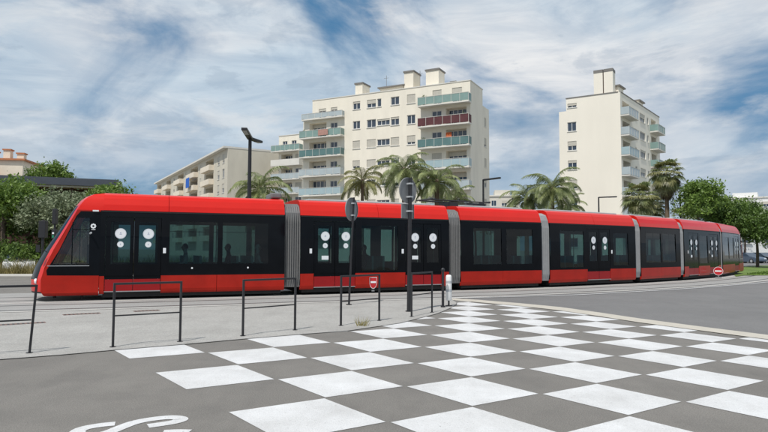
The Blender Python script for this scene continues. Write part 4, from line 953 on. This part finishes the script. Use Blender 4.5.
# fan palms
def fan_mesh(el, mat, seed, dead=False):
    r_ = random.Random(seed); mb = MB(); Lp = 1.15; e = el; p = Vector((0, 0, 0)); pts = []
    for k in range(5): pts.append(p.copy()); p = p + Vector((math.cos(e), 0, math.sin(e))) * Lp / 4; e -= .10
    mb.tube(pts, .022, 4, cap=False); hub = pts[-1]; d = Vector((math.cos(e), 0, math.sin(e))); up = Vector((-math.sin(e), 0, math.cos(e))); n = 22
    for k in range(n):
        a = -1.9 + 3.8 * k / (n - 1); o = d * math.cos(a) + Vector((0, 1, 0)) * math.sin(a) + up * .12; l = (.95 if not dead else .8) * r_.uniform(.85, 1.1); wv = (Vector((0, 1, 0)) * math.cos(a) - d * math.sin(a)) * .055
        m1 = hub + o * l * .6; tip = hub + o * l + Vector((0, 0, -l * r_.uniform(.25, .5))); mb.poly([hub, m1 + wv, m1 - wv]); mb.poly([m1 - wv, m1 + wv, tip])
    return mb.mesh('fan_leaf', [mat])
fans = {k: fan_mesh(k * .3, m_lpalm2 if k % 2 else m_lpalm, k + 50) for k in range(-3, 5)}; deads = [fan_mesh(-1.2, m_ldead, 70, True), fan_mesh(-1.0, m_ldead, 71, True)]
def fan_palm(u, y, zt, label, nf, seed, sc=1.35, nd_=22, skirt=1.6):
    r_ = random.Random(seed); t = empty('fan_palm', (P3(u, y), y, 0)); tag(t, label, 'palm tree', 'fan palms beside the gable block')
    MB().tube([(0, 0, -.03 + zt * k / 12) for k in range(13)], [.26 - .09 * k / 12 + (.015 if k % 2 else 0) for k in range(13)], 9).build('trunk', m_palmbark, t, smooth=True)
    for k in range(nf):
        q = k / (nf - 1); o = link('fan_leaf', fans[max(-3, min(4, round((1.3 - 2.2 * q) / .3)))], t, (0, 0, zt + .15 - .45 * q), k * 2.399 + r_.uniform(-.3, .3)); s = sc * r_.uniform(.85, 1.1); o.scale = (s, s, s)
    for k in range(nd_): o = link('dead_leaf', deads[k % 2], t, (0, 0, zt - .4 - skirt * k / nd_), k * 2.399 + r_.uniform(-.3, .3)); s = sc * r_.uniform(.7, .95); o.scale = (s, s, s)
fan_palm(668, 62, 9.6, 'tallest fan palm with a round crown beside the gable block', 50, 1, .98, 18, 1.0)
fan_palm(640, 60, 6.9, 'shorter fan palm with a shaggy skirt in front of the gable block balconies', 46, 2, 1.0, 26, 1.6)
fan_palm(653, 64, 6.3, 'shaggy fan palm between the taller fan palms', 36, 3, .9, 24, 1.6)
fan_palm(684, 68, 5.2, 'low fan palm beside the lamp near the green trees', 24, 4, 1.1, 12)
tree('clipped_shrub', P3(512, 49), 49, 3.6, 1.7, 1.5, 3000, .11, m_ltree, 'round green shrub at the foot of the arching palm', 61, 9, .1, cat='shrub')
tree('clipped_shrub', P3(475, 52), 52, 3.9, 1.2, 1.3, 2200, .11, m_ltree, 'green shrub beside the shaded end wall of the tall block', 62, 9, .1, cat='shrub')

# ---------------------------------------------------------------- parked cars
def car(x, y, rz, mat, label, van=0):
    t = empty('parked_car', (x, y, 0), rz); tag(t, label, 'car', 'cars parked beyond the lawn')
    up = .22 * van
    body = [(-2.05, .32), (-2.1, .55), (-2.02, .80), (-1.85, .88), (-1.2, .93), (1.0, .93), (1.9, .78), (2.08, .62), (2.1, .35), (1.9, .22), (-1.9, .22)]
    hw = .86; rows = [[(a * .98, s * hw, z) for a, z in body] for s in (-.93, -1, 1, .93)]; rows[0] = [(a * .96, -hw * 1.0 + .05, .32 + (z - .32) * .97) for a, z in body]; rows[3] = [(a * .96, hw - .05, .32 + (z - .32) * .97) for a, z in body]
    rows = [[(a, s * hw, z) for a, z in body] for s in (-1, -.5, .5, 1)]; mb = MB(); mb.grid(rows, closed=True); mb.poly(rows[0]); mb.poly(rows[-1]); mb.build('body', mat, t, bevel=.06)
    gh = [(-1.75, .88), (-1.45, 1.36 + up), (-.9, 1.45 + up), (.15, 1.42 + up), (1.0, .93)]
    rows = [[(a, s * (hw - .04 - .16 * (z - .88)), z) for a, z in gh] for s in (-1, 1)]; mb = MB(); mb.grid(rows, 0, lambda r, c: 1 if c in (0, 3) else 0)
    for r in rows: mb.poly(r, 1)
    mb.build('cabin', [mat, m_pane], t)
    for a in (-1.3, 1.3):
        for s in (-1, 1):
            w_ = MB().tube([(a, s * (hw - .18), .32), (a, s * (hw + .01), .32)], .32, 18).build('wheel', m_tyre, t); MB().tube([(a, s * (hw + .008), .32), (a, s * (hw + .025), .32)], .19, 12).build('rim', m_bandgrey, w_)
    for s in (-1, 1): MB().box(2.0, 2.085, s * .62 - .16, s * .62 + .16, .60, .72).build('headlight', m_stick, t); MB().box(-2.09, -2.0, s * .66 - .12, s * .66 + .12, .66, .82).build('tail_light', m_signred, t)
    return t
m_cw = pm('car_white', (.75, .75, .75), .3, .02, 2, coat=.5); m_cb = pm('car_blue_grey', (.07, .10, .15), .3, .05, 2, coat=.5); m_ck = pm('car_black', (.02, .022, .026), .3, .05, 2, coat=.5); m_cs = pm('car_silver', (.35, .36, .38), .35, .05, 2, metal=.5, coat=.3)
for u, y, mt, lb, v in ((748, 81, m_cb, 'blue grey car parked close to the tail of the tram', 0), (754.5, 84, m_cw, 'white car parked between a blue grey and a black car', 0), (763, 82, m_ck, 'black car parked beside the white car', 0), (774, 83, m_cs, 'silver car parked beyond the black car', 0)):
    car(P3(u, y), y, R(-75), mt, lb, v)
c = car(P3(8, 37.6), 39.0, R(-62), m_cw, 'white car standing behind the tall dry grass', 0); del c['group']

# ---------------------------------------------------------------- passengers inside the tram
def passenger(sec_i, s, y, face, shirt, label, hair):
    h = TH[sec_i]; ca, sa = math.cos(h), math.sin(h); x0 = TP[sec_i][0] + ca * s - sa * y; y0 = TP[sec_i][1] + sa * s + ca * y
    root_z = .36; rz = h + (0 if face > 0 else math.pi)
    J = [((0, 0, .56), .14), ((.02, 0, .78), .13), ((.0, 0, 1.0), .15), ((.0, 0, 1.12), .06), ((.02, 0, 1.2), .07), ((.03, 0, 1.30), .10), ((.02, 0, 1.39), .07)]; E_ = [(k, k + 1) for k in range(6)]
    def chain(frm, pts):
        p = frm
        for q in pts: J.append(q); E_.append((p, len(J) - 1)); p = len(J) - 1
    for s_ in (-1, 1):
        chain(0, [((.12, .10 * s_, .54), .10), ((.42, .11 * s_, .55), .075), ((.44, .11 * s_, .30), .055), ((.43, .11 * s_, .06), .045), ((.56, .12 * s_, .04), .035)])
        chain(2, [((.0, .19 * s_, 1.02), .065), ((.05, .23 * s_, .80), .05), ((.26, .16 * s_, .70), .035), ((.34, .13 * s_, .68), .03)])
    me = bpy.data.meshes.new('person'); me.from_pydata([j[0] for j in J], E_, []); me.materials.append(shirt)
    o = link('person', me, None, (x0, y0, root_z), rz)
    sk = o.modifiers.new('skin', 'SKIN'); sv = me.skin_vertices[0].data if me.skin_vertices else None
    if sv is None:
        bm = bmesh.new(); bm.from_mesh(me); bm.verts.layers.skin.verify(); bm.to_mesh(me); bm.free(); sv = me.skin_vertices[0].data
    for k, j in enumerate(J): sv[k].radius = (j[1], j[1])
    sv[0].use_root = True
    o.modifiers.new('sub', 'SUBSURF').levels = 1; o.modifiers['sub'].render_levels = 1
    tag(o, label, 'person')
    f = MB(); rows = []
    for a in range(7):
        th = math.pi * a / 6; rows.append([(.045 + .085 * math.sin(th) * math.cos(b * math.pi / 5), .085 * math.sin(th) * math.sin(b * math.pi / 5), 1.30 + .125 * math.cos(th)) for b in range(10)])
    f.grid(rows, closed=True); f.box(.12, .15, -.012, .012, 1.27, 1.31); f.box(.118, .128, -.045, -.02, 1.312, 1.322, 1); f.box(.118, .128, .02, .045, 1.312, 1.322, 1); f.box(.115, .127, -.025, .025, 1.228, 1.238, 1)
    f.box(.02, .05, -.1, -.083, 1.27, 1.33).box(.02, .05, .083, .1, 1.27, 1.33); f.build('face', [m_skin, m_navy], o, smooth=True)
    f = MB(); rows = []
    for a in range(6):
        th = math.pi * .62 * a / 5; rows.append([(.025 + .105 * math.sin(th) * math.cos(b * math.pi / 5) * (1 if math.cos(b * math.pi / 5) < .3 else .72), .1 * math.sin(th) * math.sin(b * math.pi / 5), 1.315 + .13 * math.cos(th)) for b in range(10)])
    f.grid(rows, closed=True).build('hair', hair, o, smooth=True)
    return o
m_hair = pm('hair_dark', (.02, .015, .012), .6, .1, 20); m_hairw = pm('hair_white', (.5, .5, .48), .7, .1, 20)
passenger(0, 4.35, .40, -1, m_lightcl, 'seated person in pale clothes inside the window next to the cab doors', m_hair)
passenger(0, 5.75, .40, -1, m_navy, 'seated person in navy clothes with dark hair at the window by the bellows', m_hair)
passenger(0, 6.72, .40, 1, m_lightcl, 'seated person in pale clothes with white hair at the window by the bellows', m_hairw)
passenger(1, 2.62, .40, -1, m_navy, 'seated person in navy clothes inside the tall window between two pairs of doors', m_hair)
passenger(2, 2.6, .40, -1, m_navy, 'seated person in navy clothes inside the third section of the tram', m_hair)
